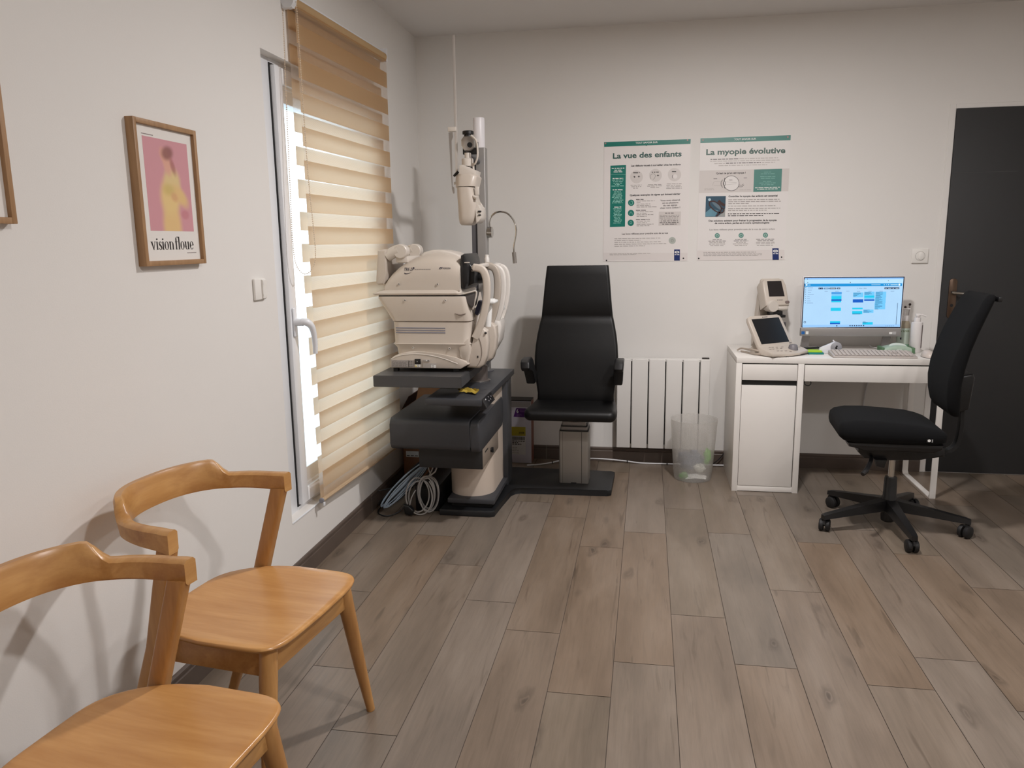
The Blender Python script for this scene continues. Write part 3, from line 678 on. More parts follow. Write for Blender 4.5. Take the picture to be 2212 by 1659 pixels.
for f, y, s in ((.7, -0.80, .010), (.35, -0.76, .004), (.7, -0.74, .004), (.35, -0.72, .004), (.55, -0.69, .004)):
    p = a.lerp(b, f) + nn; q = a.lerp(b, f + .12) + nn
    m.quad((p.x, y - s, p.z), (p.x, y + s, p.z), (q.x, y + s, q.z), (q.x, y - s, q.z))
m.build('panel_icons', led, cp, smooth=False)
# drawer housing with rounded edges and its end cover
def yz_round(x0, x1, y0, y1, z0, z1, r): return rrect((y1 - y0) / 2, (z1 - z0) / 2, r, 6, (y0 + y1) / 2, (z0 + z1) / 2)
m = MB(); m.prism(yz_round(0, 0, -0.800, -0.175, 0.398, 0.552, 0.030), 'x', -1.690, -1.297, 0.004, 2); m.build('drawer_housing', dk, t, angle=50)
m = MB(); m.prism(yz_round(0, 0, -0.798, -0.178, 0.392, 0.548, 0.028), 'x', -1.2955, -1.2515, 0.008, 3); m.build('drawer_end_cover', dk, t, angle=50)
m = MB(); m.box(-1.575, -1.2555, -0.715, -0.355, 0.288, 0.396, 0.003); m.build('cable_housing', M('housing_black', (0.14, 0.14, 0.145), rough=0.5), t)
m = MB(); m.box(-1.2580, -1.2538, -0.708, -0.315, 0.292, 0.394, 0.001); sp = m.build('switch_plate', M('plate_grey', (0.60, 0.55, 0.50), rough=0.4, metal=0.2), t)
m = MB(); m.tube([(-1.2545, -0.52, 0.335), (-1.247, -0.52, 0.335)], 0.011, 16); m.box(-1.25, -1.238, -0.525, -0.515, 0.322, 0.350, 0.003); m.build('power_key', rubber, sp)
m = MB(); m.box(-1.2540, -1.2534, -0.66, -0.585, 0.357, 0.365); m.build('slot', rubber, sp, smooth=False)
# swinging table on its drum
m = MB(); m.lathe([(0.052, 0.665), (0.060, 0.667), (0.060, 0.670), (0.049, 0.672), (0.049, 0.745)], (-1.345, -0.36, 0), 32); m.build('table_drum', M('drum_brown', (0.40, 0.37, 0.355), rough=0.4, metal=0.2), t)
m = MB(); m.lathe([(0.0625, 0.6655), (0.0625, 0.6685), (0.058, 0.669)], (-1.345, -0.36, 0), 32); m.build('drum_ring', chrome, t)
m = MB()
m.loft([[(-1.747, -0.842, 0.713), (-1.320, -0.842, 0.713), (-1.320, -0.842, 0.767), (-1.747, -0.842, 0.767)], [(-1.742, -0.10, 0.742), (-1.312, -0.10, 0.742), (-1.312, -0.10, 0.767), (-1.742, -0.10, 0.767)]])
bmesh.ops.bevel(m.bm, geom=list(m.bm.edges), offset=0.003, segments=2, affect='EDGES'); m.build('swing_table', dk2, t)
# pole
PX, PY = -1.384, -0.055
m = MB(); m.lathe([(0.040, 0.665), (0.040, 0.669), (0.030, 0.671)], (PX + 0.02, PY, 0), 24); m.build('pole_flange', alud, t)
m = MB(); m.prism(rrect(0.040, 0.032, 0.006, 3, PX, PY), 'z', 0.667, 1.873, 0.002); m.build('pole', alu, t)
m = MB(); m.box(PX - 0.019, PX - 0.010, PY - 0.0335, PY - 0.030, 0.70, 1.872); m.build('pole_slot', M('slot_dark', (0.12, 0.11, 0.12), rough=0.6), t, smooth=False)
m = MB(); m.box(PX - 0.0405, PX - 0.019, PY - 0.0328, PY - 0.0315, 0.70, 1.872); m.build('pole_inlay', alud, t, smooth=False)
m = MB(); m.lathe([(0.030, 1.873), (0.031, 1.876), (0.031, 2.022), (0.029, 2.028), (0.0005, 2.028)], (PX + 0.003, PY, 0), 32); m.build('lamp_diffuser', M('opal_diffuser', (0.93, 0.92, 0.93), rough=0.35, var=0.005), t)
m = MB(); m.tube([(PX, PY - 0.03, 1.80), (-1.372, -0.25, 1.815), (-1.368, -0.372, 1.815)], 0.014, 12); m.build('phoropter_arm', alud, t)

# ================================================================ PHOROPTER
cre = M('instrument_cream', (0.775, 0.735, 0.69), rough=0.36, var=0.012)
cre2 = M('instrument_cream_light', (0.82, 0.79, 0.755), rough=0.36, var=0.012)
steel = M('brushed_steel', (0.70, 0.68, 0.66), rough=0.28, metal=0.9, var=0.04)
blackp = M('black_plastic', (0.085, 0.085, 0.09), rough=0.38, var=0.06)
t = thing('phoropter', 'cream phoropter head hanging edge-on from the grey pole above the eye tester', 'phoropter', (-1.36, -0.40, 1.46))
def zloft(sects, n=5):
    m = MB(); m.loft([[(x, y, z) for x, y in rrect((x1 - x0) / 2, (y1 - y0) / 2, r, n, (x0 + x1) / 2, (y0 + y1) / 2)] for z, x0, x1, y0, y1, r in sects]); return m
zloft([(1.462, -1.395, -1.345, -0.46, -0.36, .02), (1.472, -1.404, -1.332, -0.475, -0.345, .03), (1.50, -1.408, -1.318, -0.48, -0.34, .035), (1.555, -1.408, -1.308, -0.485, -0.335, .035), (1.60, -1.410, -1.322, -0.485, -0.335, .03), (1.64, -1.411, -1.328, -0.485, -0.335, .03), (1.6445, -1.411, -1.328, -0.485, -0.335, .03)]).build('lens_housing', cre, t, angle=50)
zloft([(1.647, -1.412, -1.318, -0.487, -0.333, .03), (1.692, -1.411, -1.306, -0.485, -0.335, .03), (1.706, -1.404, -1.318, -0.48, -0.34, .03)]).build('upper_housing', cre, t, angle=50)
m = MB(); m.prism([(-1.400, 1.704), (-1.318, 1.700), (-1.312, 1.722), (-1.380, 1.752), (-1.398, 1.748)], 'y', -0.455, -0.345, 0.006); m.build('cross_beam', cre2, t)
m = MB(); m.lathe([(0.028, 1.748), (0.029, 1.752), (0.029, 1.782), (0.024, 1.786)], (-1.368, -0.40, 0), 20); m.lathe([(0.016, 1.786), (0.016, 1.812)], (-1.366, -0.40, 0), 16); m.build('hanger_collar', cre2, t)
m = MB(); m.prism([(-1.392, 1.845), (-1.378, 1.822), (-1.352, 1.822), (-1.328, 1.836), (-1.326, 1.868), (-1.342, 1.888), (-1.380, 1.888), (-1.392, 1.872)], 'y', -0.425, -0.372, 0.003); m.build('hanger_block', steel, t)
m = MB(); m.box(-1.398, -1.320, -0.372, -0.355, 1.808, 1.868, 0.003); m.build('mounting_plate', blackp, t)
m = MB(); m.lathe([(0.020, 1.888), (0.020, 1.898), (0.028, 1.900), (0.028, 1.913), (0.024, 1.916)], (-1.362, -0.40, 0), 20); m.build('clamp_knob', blackp, t)
m = MB(); m.tube([(-1.348, -0.425, 1.846), (-1.348, -0.434, 1.846)], 0.0125, 16); m.build('locking_button', blackp, t)
m = MB(); m.prism([(-1.326, 1.585), (-1.312, 1.562), (-1.292, 1.545), (-1.289, 1.50), (-1.302, 1.478), (-1.318, 1.470), (-1.318, 1.58)], 'y', -0.47, -0.35, 0.004); m.build('forehead_pad', cre2, t)
m = MB(); m.box(-1.305, -1.288, -0.475, -0.469, 1.522, 1.530, 0.002); m.box(-1.304, -1.290, -0.475, -0.469, 1.506, 1.512, 0.002); m.build('lens_knob', rubber, t)
m = MB(); m.tube([(-1.330, -0.47, 1.60), (-1.305, -0.48, 1.588)], [0.007, 0.009], 10); m.box(-1.318, -1.300, -0.47, -0.45, 1.605, 1.645, 0.002); m.build('lever', cre2, t)
m = MB(); m.tube([(-1.340, -0.435, 1.89), (-1.312, -0.44, 1.86), (-1.308, -0.44, 1.79), (-1.325, -0.43, 1.755), (-1.335, -0.42, 1.758), (-1.334, -0.42, 1.73), (-1.342, -0.42, 1.705)], 0.0048, 8, smooth=5); m.build('cable', cre2, t)
m = MB(); m.tube([(-1.412, -0.42, 1.722), (-1.432, -0.43, 1.70)], [0.007, 0.006], 8); m.build('rod_clamp', blackp, t)
m = MB(); m.box(-1.428, -1.410, -0.415, -0.395, 1.645, 1.690, 0.002); m.tube([(-1.436, -0.41, 1.668), (-1.42, -0.41, 1.668)], 0.006, 8); m.build('rod_socket', cre2, t)
m = MB(); m.box(-1.430, -1.4165, -0.402, -0.398, 1.655, 2.362, 0.0015); m.build('reading_rod', M('rod_steel', (0.78, 0.76, 0.74), rough=0.4, metal=0.3, var=.02), t)
m = MB(); m.box(-1.462, -1.420, -0.412, -0.388, 1.915, 1.937, 0.003); cb = m.build('card_clip', cre2, t)
m = MB(); m.prism([(-1.460, 1.912), (-1.440, 1.912), (-1.438, 1.89), (-1.446, 1.872), (-1.447, 1.655), (-1.4385, 1.648), (-1.4375, 1.62), (-1.4445, 1.618), (-1.450, 1.64)], 'y', -0.404, -0.400); m.build('near_card_holder', steel, t, smooth=False)
# gooseneck reading lamp on the pole
t = thing('gooseneck_lamp', 'slim chrome gooseneck lamp arching from the side of the grey pole', 'lamp', (-1.32, -0.06, 1.43))
ly = -0.06
m = MB(); m.lathe([(0.026, -1.344), (0.030, -1.343), (0.030, -1.318), (0.027, -1.316), (0.001, -1.3155)], (0, ly, 1.430), 24, 'x'); m.build('base', chrome, t)
m = MB(); m.tube([(-1.330, ly, 1.458), (-1.331, ly, 1.485), (-1.322, ly, 1.512), (-1.298, ly, 1.533), (-1.265, ly, 1.538), (-1.230, ly, 1.527), (-1.198, ly, 1.49), (-1.185, ly, 1.44), (-1.192, ly, 1.39), (-1.199, ly, 1.35), (-1.198, ly, 1.318)], 0.0052, 8, smooth=5); m.build('neck', chrome, t)
m = MB(); m.tube([(-1.199, ly, 1.322), (-1.194, ly, 1.262)], 0.0115, 16); m.build('lamp_head', steel, t)

# ================================================================ EYE TESTER (auto refractor) on the table
t = thing('eye_tester', 'large cream auto refractor with tilting screen on the grey swing table', 'eye tester', (-1.52, -0.55, 0.767))
YN, YM = -0.722, -0.378
m = MB(); prof = [(-1.698, 0.785), (-1.702, 0.800), (-1.699, 0.828), (-1.680, 0.843), (-1.645, 0.857), (-1.60, 0.866), (-1.55, 0.867), (-1.49, 0.861), (-1.43, 0.851), (-1.37, 0.838), (-1.322, 0.824), (-1.314, 0.806), (-1.350, 0.785)]
m.prism(prof, 'y', YN - 0.002, YM, 0.006); base = m.build('base', cre, t)
m = MB(); arc = [(-1.694, 0.829), (-1.65, 0.846), (-1.60, 0.8535), (-1.55, 0.854), (-1.49, 0.847), (-1.43, 0.833), (-1.385, 0.817), (-1.365, 0.810)]
m.tube([(x, YN - 0.001, z) for x, z in arc], 0.003, 6, smooth=3); m.build('base_rib', cre2, base)
m = MB()
for x in (-1.68, -1.38):
    for y in (-0.69, -0.41): m.box(x - 0.012, x + 0.012, y - 0.012, y + 0.012, 0.767, 0.786)
m.build('rubber_feet', rubber, t, smooth=False)
m = MB(); m.box(-1.575, -1.546, YN - 0.0085, YN - 0.001, 0.807, 0.831, 0.002); ms = m.build('mains_switch', blackp, base)
m = MB(); m.disc((-1.562, YN - 0.0088, 0.819), 0.0018); m.build('switch_mark', M('print_white', (0.93, 0.93, 0.92), rough=0.5), ms, smooth=False)
pw_ = MATS['print_white']; pg_ = M('label_grey', (0.66, 0.635, 0.615), rough=0.45); pd_ = M('label_text', (0.42, 0.40, 0.40), rough=0.5)
YL = YN - 0.0084
def dash(m, x, z, w, y, h=0.0016): m.box(x, x + w, y - 0.0002, y, z, z + h)
m = MB(); m.box(-1.692, -1.608, YL, YN, 0.791, 0.826); m.build('rating_label', pg_, base, smooth=False)
for bxx in ((-1.604, -1.582, 0.793, 0.826), (-1.533, -1.500, 0.820, 0.829), (-1.533, -1.47, 0.789, 0.811)): MB().box(bxx[0], bxx[1], YL, YN, bxx[2], bxx[3]).build('small_label', pg_, base, smooth=False)
for bxx in ((-1.494, -1.471, YL - .0003, YN, 0.7895, 0.804), (-1.518, -1.511, YL - .0003, YN, 0.8215, 0.8275), (-1.575, -1.550, YL, YN, 0.793, 0.804)): MB().box(*bxx).build('label_white', pw_, base, smooth=False)
m = MB(); rg = random.Random(1)
for r_ in range(6):
    x = -1.688
    while x < -1.62: w_ = rg.uniform(.006, .02); dash(m, x, 0.7935 + r_ * 0.0045, w_, YL - .0003); x += w_ + .003
for r_ in range(3): dash(m, -1.492, 0.791 + r_ * .0045, rg.uniform(.012, .018), YL - .0006)
for r_ in range(4): dash(m, -1.602, 0.795 + r_ * .0075, .006, YL - .0003, .004); dash(m, -1.592, 0.795 + r_ * .0075, .006, YL - .0003, .004)
m.disc((-1.508, YL - .0005, .8245), .0032, 'y', 14); m.build('label_print', pd_, base, smooth=False)
m = MB(); m.quad((-1.574, YL - .0005, .7945), (-1.564, YL - .0005, .7945), (-1.569, YL - .0005, .8028), (-1.569, YL - .0005, .8028 - 1e-5)); m.build('warning_triangle', M('sign_yellow', (0.85, 0.75, 0.15), rough=0.5), base, smooth=False)
m = MB(); m.disc((-1.557, YL - .0006, .7988), .0046, 'y', 16, .0033); m.build('notice_ring', ink, base, smooth=False)
text_mesh('maker_mark', 'TOPCON', pd_, base, (-1.682, YL - .0004, .822), (1, 0, 0), (0, 0, 1), .0028, .018, bold=.01)
# waist, belly and flare
zloft([(0.800, -1.660, -1.330, YN + .014, YM, .03), (0.855, -1.668, -1.318, YN + .012, YM, .03), (0.885, -1.672, -1.310, YN + .008, YM, .03), (0.903, -1.690, -1.300, YN, YM, .035), (0.9055, -1.684, -1.305, YN + .004, YM, .035), (0.912, -1.682, -1.308, YN + .005, YM, .035), (1.008, -1.684, -1.300, YN + .005, YM, .035)], 6).build('lower_body', cre, t, angle=40)
zloft([(1.0095, -1.682, -1.302, YN + .007, YM, .03), (1.013, -1.688, -1.298, YN + .002, YM, .03), (1.045, -1.705, -1.300, YN - .002, YM, .03), (1.120, -1.752, -1.312, YN - .006, YM, .03), (1.130, -1.752, -1.314, YN - .004, YM, .03)], 6).build('upper_body', cre, t, angle=40)
m = MB(); m.prism([(-1.345, .905), (-1.312, .930), (-1.303, .880), (-1.318, .809), (-1.338, .812), (-1.352, .845), (-1.362, .885)], 'y', YN + .004, YM - .004, .008, 2); m.build('side_skirt', cre, t)
m = MB(); m.tube([(-1.372, YN - .003, 1.050), (-1.345, YN - .004, 1.043), (-1.318, YN - .003, 1.050)], [.001, .0035, .001], 6, smooth=4); m.build('grip_recess', M('recess_taupe', (0.50, 0.45, 0.41), rough=.5), t)
m = MB()
for z in (0.955, 0.966, 0.977): m.box(-1.667, -1.422, YN + .0035, YN + .0062, z, z + 0.0045)
m.build('vent_slots', M('vent_blue_grey', (0.47, 0.48, 0.54), rough=0.5), t, smooth=False)
m = MB(); m.box(-1.745, -1.32, YN + .004, YM - .006, 1.1295, 1.1355); m.build('gap_seal', rubber, t, smooth=False)
zloft([(1.1355, -1.772, -1.342, YN - .006, YM + .006, .02), (1.144, -1.776, -1.340, YN - .010, YM + .010, .022), (1.152, -1.752, -1.342, YN - .006, YM + .006, .03), (1.162, -1.722, -1.345, YN + .002, YM, .03)], 6).build('head_flange', cre, t, angle=40)
# dome: sections along x
tops = [(-1.7135, 1.165), (-1.712, 1.198), (-1.700, 1.222), (-1.682, 1.246), (-1.655, 1.270), (-1.620, 1.293), (-1.58, 1.312), (-1.53, 1.326), (-1.48, 1.331), (-1.43, 1.328), (-1.385, 1.318), (-1.355, 1.306), (-1.346, 1.298)]
m = MB(); rings = []
for x, zt in tops:
    r = []; h_ = zt - 1.155; cy = (YN + YM) / 2
    for k in range(25):
        a = PI * k / 24; c, s = math.cos(a), math.sin(a)
        r.append((x, cy + (0.172 if h_ > .03 else .165) * (abs(c) ** 0.62) * (1 if c > 0 else -1), 1.155 + h_ * abs(s) ** 0.50))
    rings.append(r)
m.loft(rings); m.build('head_shell', cre, t, angle=40)
m = MB(); m.prism([(-1.565, 1.318), (-1.545, 1.334), (-1.50, 1.345), (-1.45, 1.343), (-1.40, 1.332), (-1.352, 1.312), (-1.352, 1.295), (-1.565, 1.30)], 'y', -0.62, -0.45, 0.01, 3); m.build('top_cover', cre2, t)
m = MB()
for x, z, y in ((-1.640, 1.188, YN - .0005), (-1.452, 1.187, YN - .0005), (-1.612, 1.112, YN - .006), (-1.415, 1.112, YN - .006), (-1.585, 0.884, YN + .007), (-1.405, 0.882, YN + .007)): m.lathe([(0.006, -.001), (0.0055, -.0035), (0.003, -.0035), (0.0028, -.001)], (x, y, z), 12, 'y')
m.build('screw_cap', cre2, t)
ink_b = M('ink_navy', (0.17, 0.15, 0.22), rough=0.45)
LY = YN - 0.0018
tx = text_mesh('model_lettering', 'TRK-2P', ink_b, t, (-1.620, LY - .010, 1.250), (1, 0, 0), (0, 0.25, 1), .015, .050, bold=.012, shear=.25)
# push lettering onto the dome side
def drape(o, off=.0012):
    cy = (YN + YM) / 2; q = OFF[o.name]
    for v in o.data.vertices:
        x, z = v.co.x + q.x, v.co.z + q.z
        zt = None
        for (xa, za), (xb, zb) in zip(tops, tops[1:]):
            if xa <= x <= xb: zt = za + (zb - za) * (x - xa) / (xb - xa)
        if zt is None: continue
        s = min(1, max(0, (z - 1.155) / (zt - 1.155))) ** 2.0; c = math.sqrt(max(0, 1 - s * s))
        v.co.y = cy - 0.172 * c ** 0.62 - off - q.y
drape(tx)
m = MB(); sw_ = [Vector((-1.6145, LY, 1.2435)), Vector((-1.613, LY, 1.2385)), Vector((-1.603, LY, 1.2365)), Vector((-1.590, LY, 1.2385)), Vector((-1.578, LY, 1.2435))]; sp_, sr_ = catmull(sw_, [.0006, .0022, .0018, .001, .0003], 5)
for a, b, ra, rb in zip(sp_, sp_[1:], sr_, sr_[1:]): m.quad((a.x, a.y, a.z - ra), (b.x, b.y, b.z - rb), (b.x, b.y, b.z + rb), (a.x, a.y, a.z + ra))
sw2 = [Vector((-1.574, LY, 1.265)), Vector((-1.568, LY, 1.264)), Vector((-1.566, LY, 1.257))]; sp_, sr_ = catmull(sw2, [.0005, .002, .0012], 4)
for a, b, ra, rb in zip(sp_, sp_[1:], sr_, sr_[1:]): m.quad((a.x - ra, a.y, a.z - ra), (b.x - rb, b.y, b.z - rb), (b.x + rb, b.y, b.z + rb), (a.x + ra, a.y, a.z + ra))
for k in range(9): m.quad((-1.562 + k * .0088, LY, 1.2555), (-1.555 + k * .0088, LY, 1.2555), (-1.555 + k * .0088, LY, 1.257), (-1.562 + k * .0088, LY, 1.257))
drape(m.build('swoosh', ink_b, t, smooth=False, norm=False))
tx = text_mesh('maker_lettering', 'TOPCON', ink_b, t, (-1.428, LY, 1.2565), (1, 0, 0), (0, 0, 1), .0075, .038, bold=.015); drape(tx)
m = MB()
for k in (0, 1): m.quad((-1.445 + k * .007, LY, 1.2565), (-1.440 + k * .007, LY, 1.2565), (-1.4345 + k * .007, LY, 1.2655), (-1.4395 + k * .007, LY, 1.2655))
drape(m.build('maker_logo', ink_b, t, smooth=False, norm=False))
# screen and its hinge arms
m = MB(); m.prism([(-1.752, 1.345), (-1.722, 1.352), (-1.706, 1.345), (-1.716, 1.235), (-1.728, 1.186), (-1.758, 1.182), (-1.768, 1.195)], 'y', -0.69, -0.41, 0.010, 3); sc_ = m.build('screen', cre, t)
m = MB(); m.tube([(-1.728, -0.60, 1.182), (-1.730, -0.60, 1.168)], 0.006, 10); m.build('stylus_holder', blackp, sc_)
hm = MB()
for y in (-0.665, -0.435):
    hm.tube([(-1.712, y, 1.318), (-1.68, y, 1.336), (-1.652, y, 1.345)], [0.026, 0.028, 0.029], 18)
    hm.lathe([(0.030, -.026), (0.034, -.022), (0.034, .022), (0.030, .026)], (-1.640, y, 1.340), 24, 'y')
hm.box(-1.670, -1.61, -0.67, -0.43, 1.285, 1.318, .01); hm.build('screen_hinge', cre2, t)
# patient side: dark measuring head, pocket, headrest
m = MB(); m.prism([(-1.347, 1.168), (-1.352, 1.255), (-1.344, 1.318), (-1.328, 1.326), (-1.316, 1.30), (-1.308, 1.25), (-1.312, 1.19), (-1.330, 1.160)], 'y', -0.70, -0.40, 0.012, 2)
m.prism([(-1.318, 1.29), (-1.292, 1.262), (-1.286, 1.235), (-1.29, 1.185), (-1.335, 1.165), (-1.33, 1.30)], 'y', -0.655, -0.445, 0.01)
m.lathe([(0.034, -1.30), (0.036, -1.285), (0.030, -1.252), (0.022, -1.248), (0.001, -1.247)], (0, -0.55, 1.215), 24, 'x'); m.build('measuring_head', blackp, t)
m = MB(); m.box(-1.300, -1.268, -0.672, -0.664, 1.243, 1.2475, .001); m.box(-1.325, -1.300, -0.704, -0.70, 1.283, 1.288, .001); m.build('head_painted_glint', cre2, t)  # pale bars are glints painted on the black measuring head
m = MB(); m.prism([(-1.330, 1.140), (-1.268, 1.152), (-1.272, 1.135), (-1.283, 1.085), (-1.295, 1.075), (-1.312, 1.10)], 'y', -0.715, -0.64, 0.006); m.build('pocket', M('pocket_grey', (0.30, 0.28, 0.275), rough=0.5), t)
m = MB(); m.tube([(-1.332, -0.716, 1.140), (-1.30, -0.718, 1.148), (-1.268, -0.715, 1.152), (-1.276, -0.71, 1.11), (-1.290, -0.70, 1.068)], 0.004, 8, smooth=4); m.build('pocket_rim', cre2, t)
m = MB(); m.prism([(-1.272, 1.105), (-1.256, 1.10), (-1.268, 1.055), (-1.278, 1.035), (-1.292, 1.040), (-1.285, 1.07)], 'y', -0.66, -0.60, 0.006); m.build('joystick', M('navy_plastic', (0.10, 0.11, 0.22), rough=0.35), t)
m = MB(); m.tube([(-1.287, -0.62, 1.04), (-1.297, -0.62, 0.98), (-1.302, -0.62, 0.93), (-1.296, -0.62, 0.90)], [0.014, 0.016, 0.017, 0.018], 12, smooth=3); m.build('joystick_stem', cre2, t)
def headrest(y, mat, t, dx=0.0, dz=0.0):
    m = MB(); pr = rrect(0.018, 0.0125, 0.009, 3)
    m.sweep([(-1.285 + dx, y, 1.262 + dz), (-1.262 + dx, y, 1.259 + dz), (-1.238 + dx, y, 1.245 + dz), (-1.225 + dx, y, 1.205 + dz), (-1.224 + dx, y, 1.14 + dz), (-1.232 + dx, y, 1.08 + dz), (-1.247 + dx, y, 1.02 + dz), (-1.268 + dx, y, 0.965 + dz), (-1.285 + dx, y, 0.93 + dz)], pr, up=(0, 1, 0), smooth=4)
    return m
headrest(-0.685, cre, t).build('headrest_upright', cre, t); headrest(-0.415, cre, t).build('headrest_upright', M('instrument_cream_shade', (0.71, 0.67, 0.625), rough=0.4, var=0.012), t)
m = MB(); m.sweep([(-1.283, -0.695, 1.262), (-1.268, -0.64, 1.266), (-1.262, -0.55, 1.268), (-1.268, -0.46, 1.266), (-1.283, -0.405, 1.262)], rrect(0.011, 0.010, 0.006, 3), smooth=4); m.build('forehead_band', cre2, t)
m = MB(); colp = [(-1.330, 0.786), (-1.268, 0.784), (-1.244, 0.80), (-1.228, 0.85), (-1.222, 0.91), (-1.226, 0.962), (-1.246, 0.975), (-1.268, 0.985), (-1.290, 0.955), (-1.300, 0.90), (-1.312, 0.86)]
m.prism(colp, 'y', -0.690, -0.625, 0.012, 3); m.prism(colp, 'y', -0.475, -0.41, 0.012, 3); m.box(-1.325, -1.262, -0.63, -0.47, 0.787, 0.85, .01); m.build('chinrest_column', cre, t)
m = MB(); m.tube([(-1.275, -0.6915, 0.955), (-1.258, -0.6915, 0.91), (-1.252, -0.6915, 0.86), (-1.262, -0.6915, 0.82), (-1.280, -0.6915, 0.792)], 0.0012, 5, smooth=4); m.build('seam', M('seam_grey', (0.50, 0.46, 0.43), rough=0.5), t)
m = MB(); m.box(-1.275, -1.205, -0.60, -0.50, 1.085, 1.100, 0.006); m.box(-1.262, -1.215, -0.575, -0.525, 1.098, 1.106, 0.003); m.tube([(-1.24, -0.55, 1.086), (-1.25, -0.55, 0.97)], 0.016, 12); m.build('chin_cup', pw_, t)
m = MB(); m.ball((-1.232, -0.692, 0.955), 0.006, 8); m.box(-1.276, -1.270, -0.6918, -0.6905, 0.835, 0.845); m.build('marker', ink, t)
# second instrument behind it on the same table
wht = M('instrument_white', (0.90, 0.88, 0.855), rough=0.36, var=0.012)
t = thing('eye_tester', 'second whiter eye tester half hidden behind the large cream one', 'eye tester', (-1.40, -0.20, 0.767))
m = MB(); m.box(-1.66, -1.42, -0.325, -0.135, 0.767, 0.81, .01); m.box(-1.64, -1.44, -0.31, -0.15, 0.81, 1.20, .02); m.build('body', wht, t)
for y in (-0.250, -0.125): headrest(y, wht, t, dx=-0.004, dz=-0.012).build('headrest_upright', wht, t)
m = MB(); m.sweep([(-1.287, -0.262, 1.251), (-1.262, -0.19, 1.256), (-1.287, -0.115, 1.251)], rrect(0.011, 0.009, 0.005, 3), smooth=5); m.build('forehead_band', wht, t)
m = MB(); m.prism([(-1.40, 0.768), (-1.33, 0.768), (-1.285, 0.80), (-1.250, 0.86), (-1.238, 0.94), (-1.245, 0.975), (-1.275, 0.985), (-1.325, 0.96), (-1.345, 0.86), (-1.40, 0.83)], 'y', -0.265, -0.115, 0.02, 3); m.build('chinrest_column', wht, t)
m = MB(); m.lathe([(0.012, 1.262), (0.013, 1.265), (0.013, 1.296), (0.010, 1.300), (0.010, 1.312), (0.007, 1.314)], (-1.310, -0.252, 0), 16); m.build('fixation_knob', wht, t)
m = MB(); m.box(-1.262, -1.232, -0.215, -0.165, 1.020, 1.045, .006); m.build('chin_cup', pw_, t)
m = MB(); m.box(-1.305, -1.290, -0.267, -0.2645, 0.905, 0.922); m.build('marker', ink, t, smooth=False)
m = MB(); m.prism([(-1.40, .7665), (-1.318, .7665), (-1.306, .768), (-1.40, .7685)], 'y', -.27, -.11); m.build('foot', rubber, t, smooth=False)
# small yellow cloth on the slab
rg = random.Random(5); m = MB(); NX, NY = 9, 7; grid = []
for i in range(NX + 1):
    row = []
    for j in range(NY + 1):
        u, v = i / NX, j / NY
        row.append((-1.368 + 0.095 * u + 0.012 * math.sin(v * 5), -0.742 + 0.075 * v + 0.018 * math.sin(u * 4), 0.667 + 0.020 * abs(math.sin(u * 6.5 + v * 3)) * (0.4 + 0.6 * math.sin(PI * v)) + rg.uniform(0, .004)))
    grid.append(row)
m.loft(grid, cap=False, closed=False)
tag(m.build('cleaning_cloth', M('cloth_yellow', (0.66, 0.56, 0.20), rough=0.8, var=0.12, scale=30), smooth=True, angle=60), 'crumpled mustard yellow cloth on the charcoal slab under the swing table', 'cloth')

# ================================================================ EXAMINATION CHAIR
lea = M('black_leather', (0.033, 0.033, 0.035), rough=0.46, spec=0.35, var=0.06, bump=0.12, bscale=420)
t = thing('examination_chair', 'high-backed black leather examination chair on a square aluminium column', 'chair', (-0.868, 0, 0.034))
CX = -0.870
m = MB(); m.prism(rrect(0.0835, 0.070, 0.012, 4, CX, -0.015), 'z', 0.034, 0.334, 0.002); col_ = m.build('column', M('column_aluminium', (0.64, 0.625, 0.60), rough=0.42, metal=0.55, var=0.03), t)
m = MB(); m.box(CX + 0.043, CX + 0.0455, -0.0856, -0.084, 0.036, 0.332); m.box(CX - 0.0625, CX - 0.0615, -0.0856, -0.084, 0.036, 0.332); m.box(CX - 0.015, CX + 0.015, -0.0858, -0.083, 0.034, 0.040); m.build('column_groove', M('slot_dark2', (0.16, 0.15, 0.15), rough=0.6), col_, smooth=False)
m = MB(); m.prism(rrect(0.076, 0.062, 0.010, 4, CX, -0.012), 'z', 0.330, 0.358, 0.002); m.prism(rrect(0.068, 0.055, 0.010, 4, CX, -0.010), 'z', 0.355, 0.386, 0.002); m.build('column_stage', alu, t)
m = MB(); m.prism(rrect(0.0815, 0.068, 0.011, 4, CX, -0.015), 'z', 0.334, 0.3385); m.prism(rrect(0.0745, 0.0605, 0.010, 4, CX, -0.012), 'z', 0.358, 0.3625); m.box(CX + .068, CX + .080, -.06, .03, .3385, .352, .003); m.box(CX + .060, CX + .072, -.05, .03, .3625, .376, .003); m.build('column_seal', blackp, t)
m = MB(); m.lathe([(0.062, 0.384), (0.072, 0.392), (0.074, 0.408), (0.074, 0.432)], (CX, -0.01, 0), 32); m.build('swivel', steel, t)
m = MB(); m.box(CX - 0.16, CX + 0.16, -0.20, 0.12, 0.430, 0.456, 0.004); m.tube([(CX - 0.105, -0.205, 0.440), (CX - 0.105, -0.235, 0.440)], .006, 8); m.tube([(CX + 0.105, -0.205, 0.440), (CX + 0.105, -0.235, 0.440)], .006, 8); m.build('seat_plate', blackp, t)
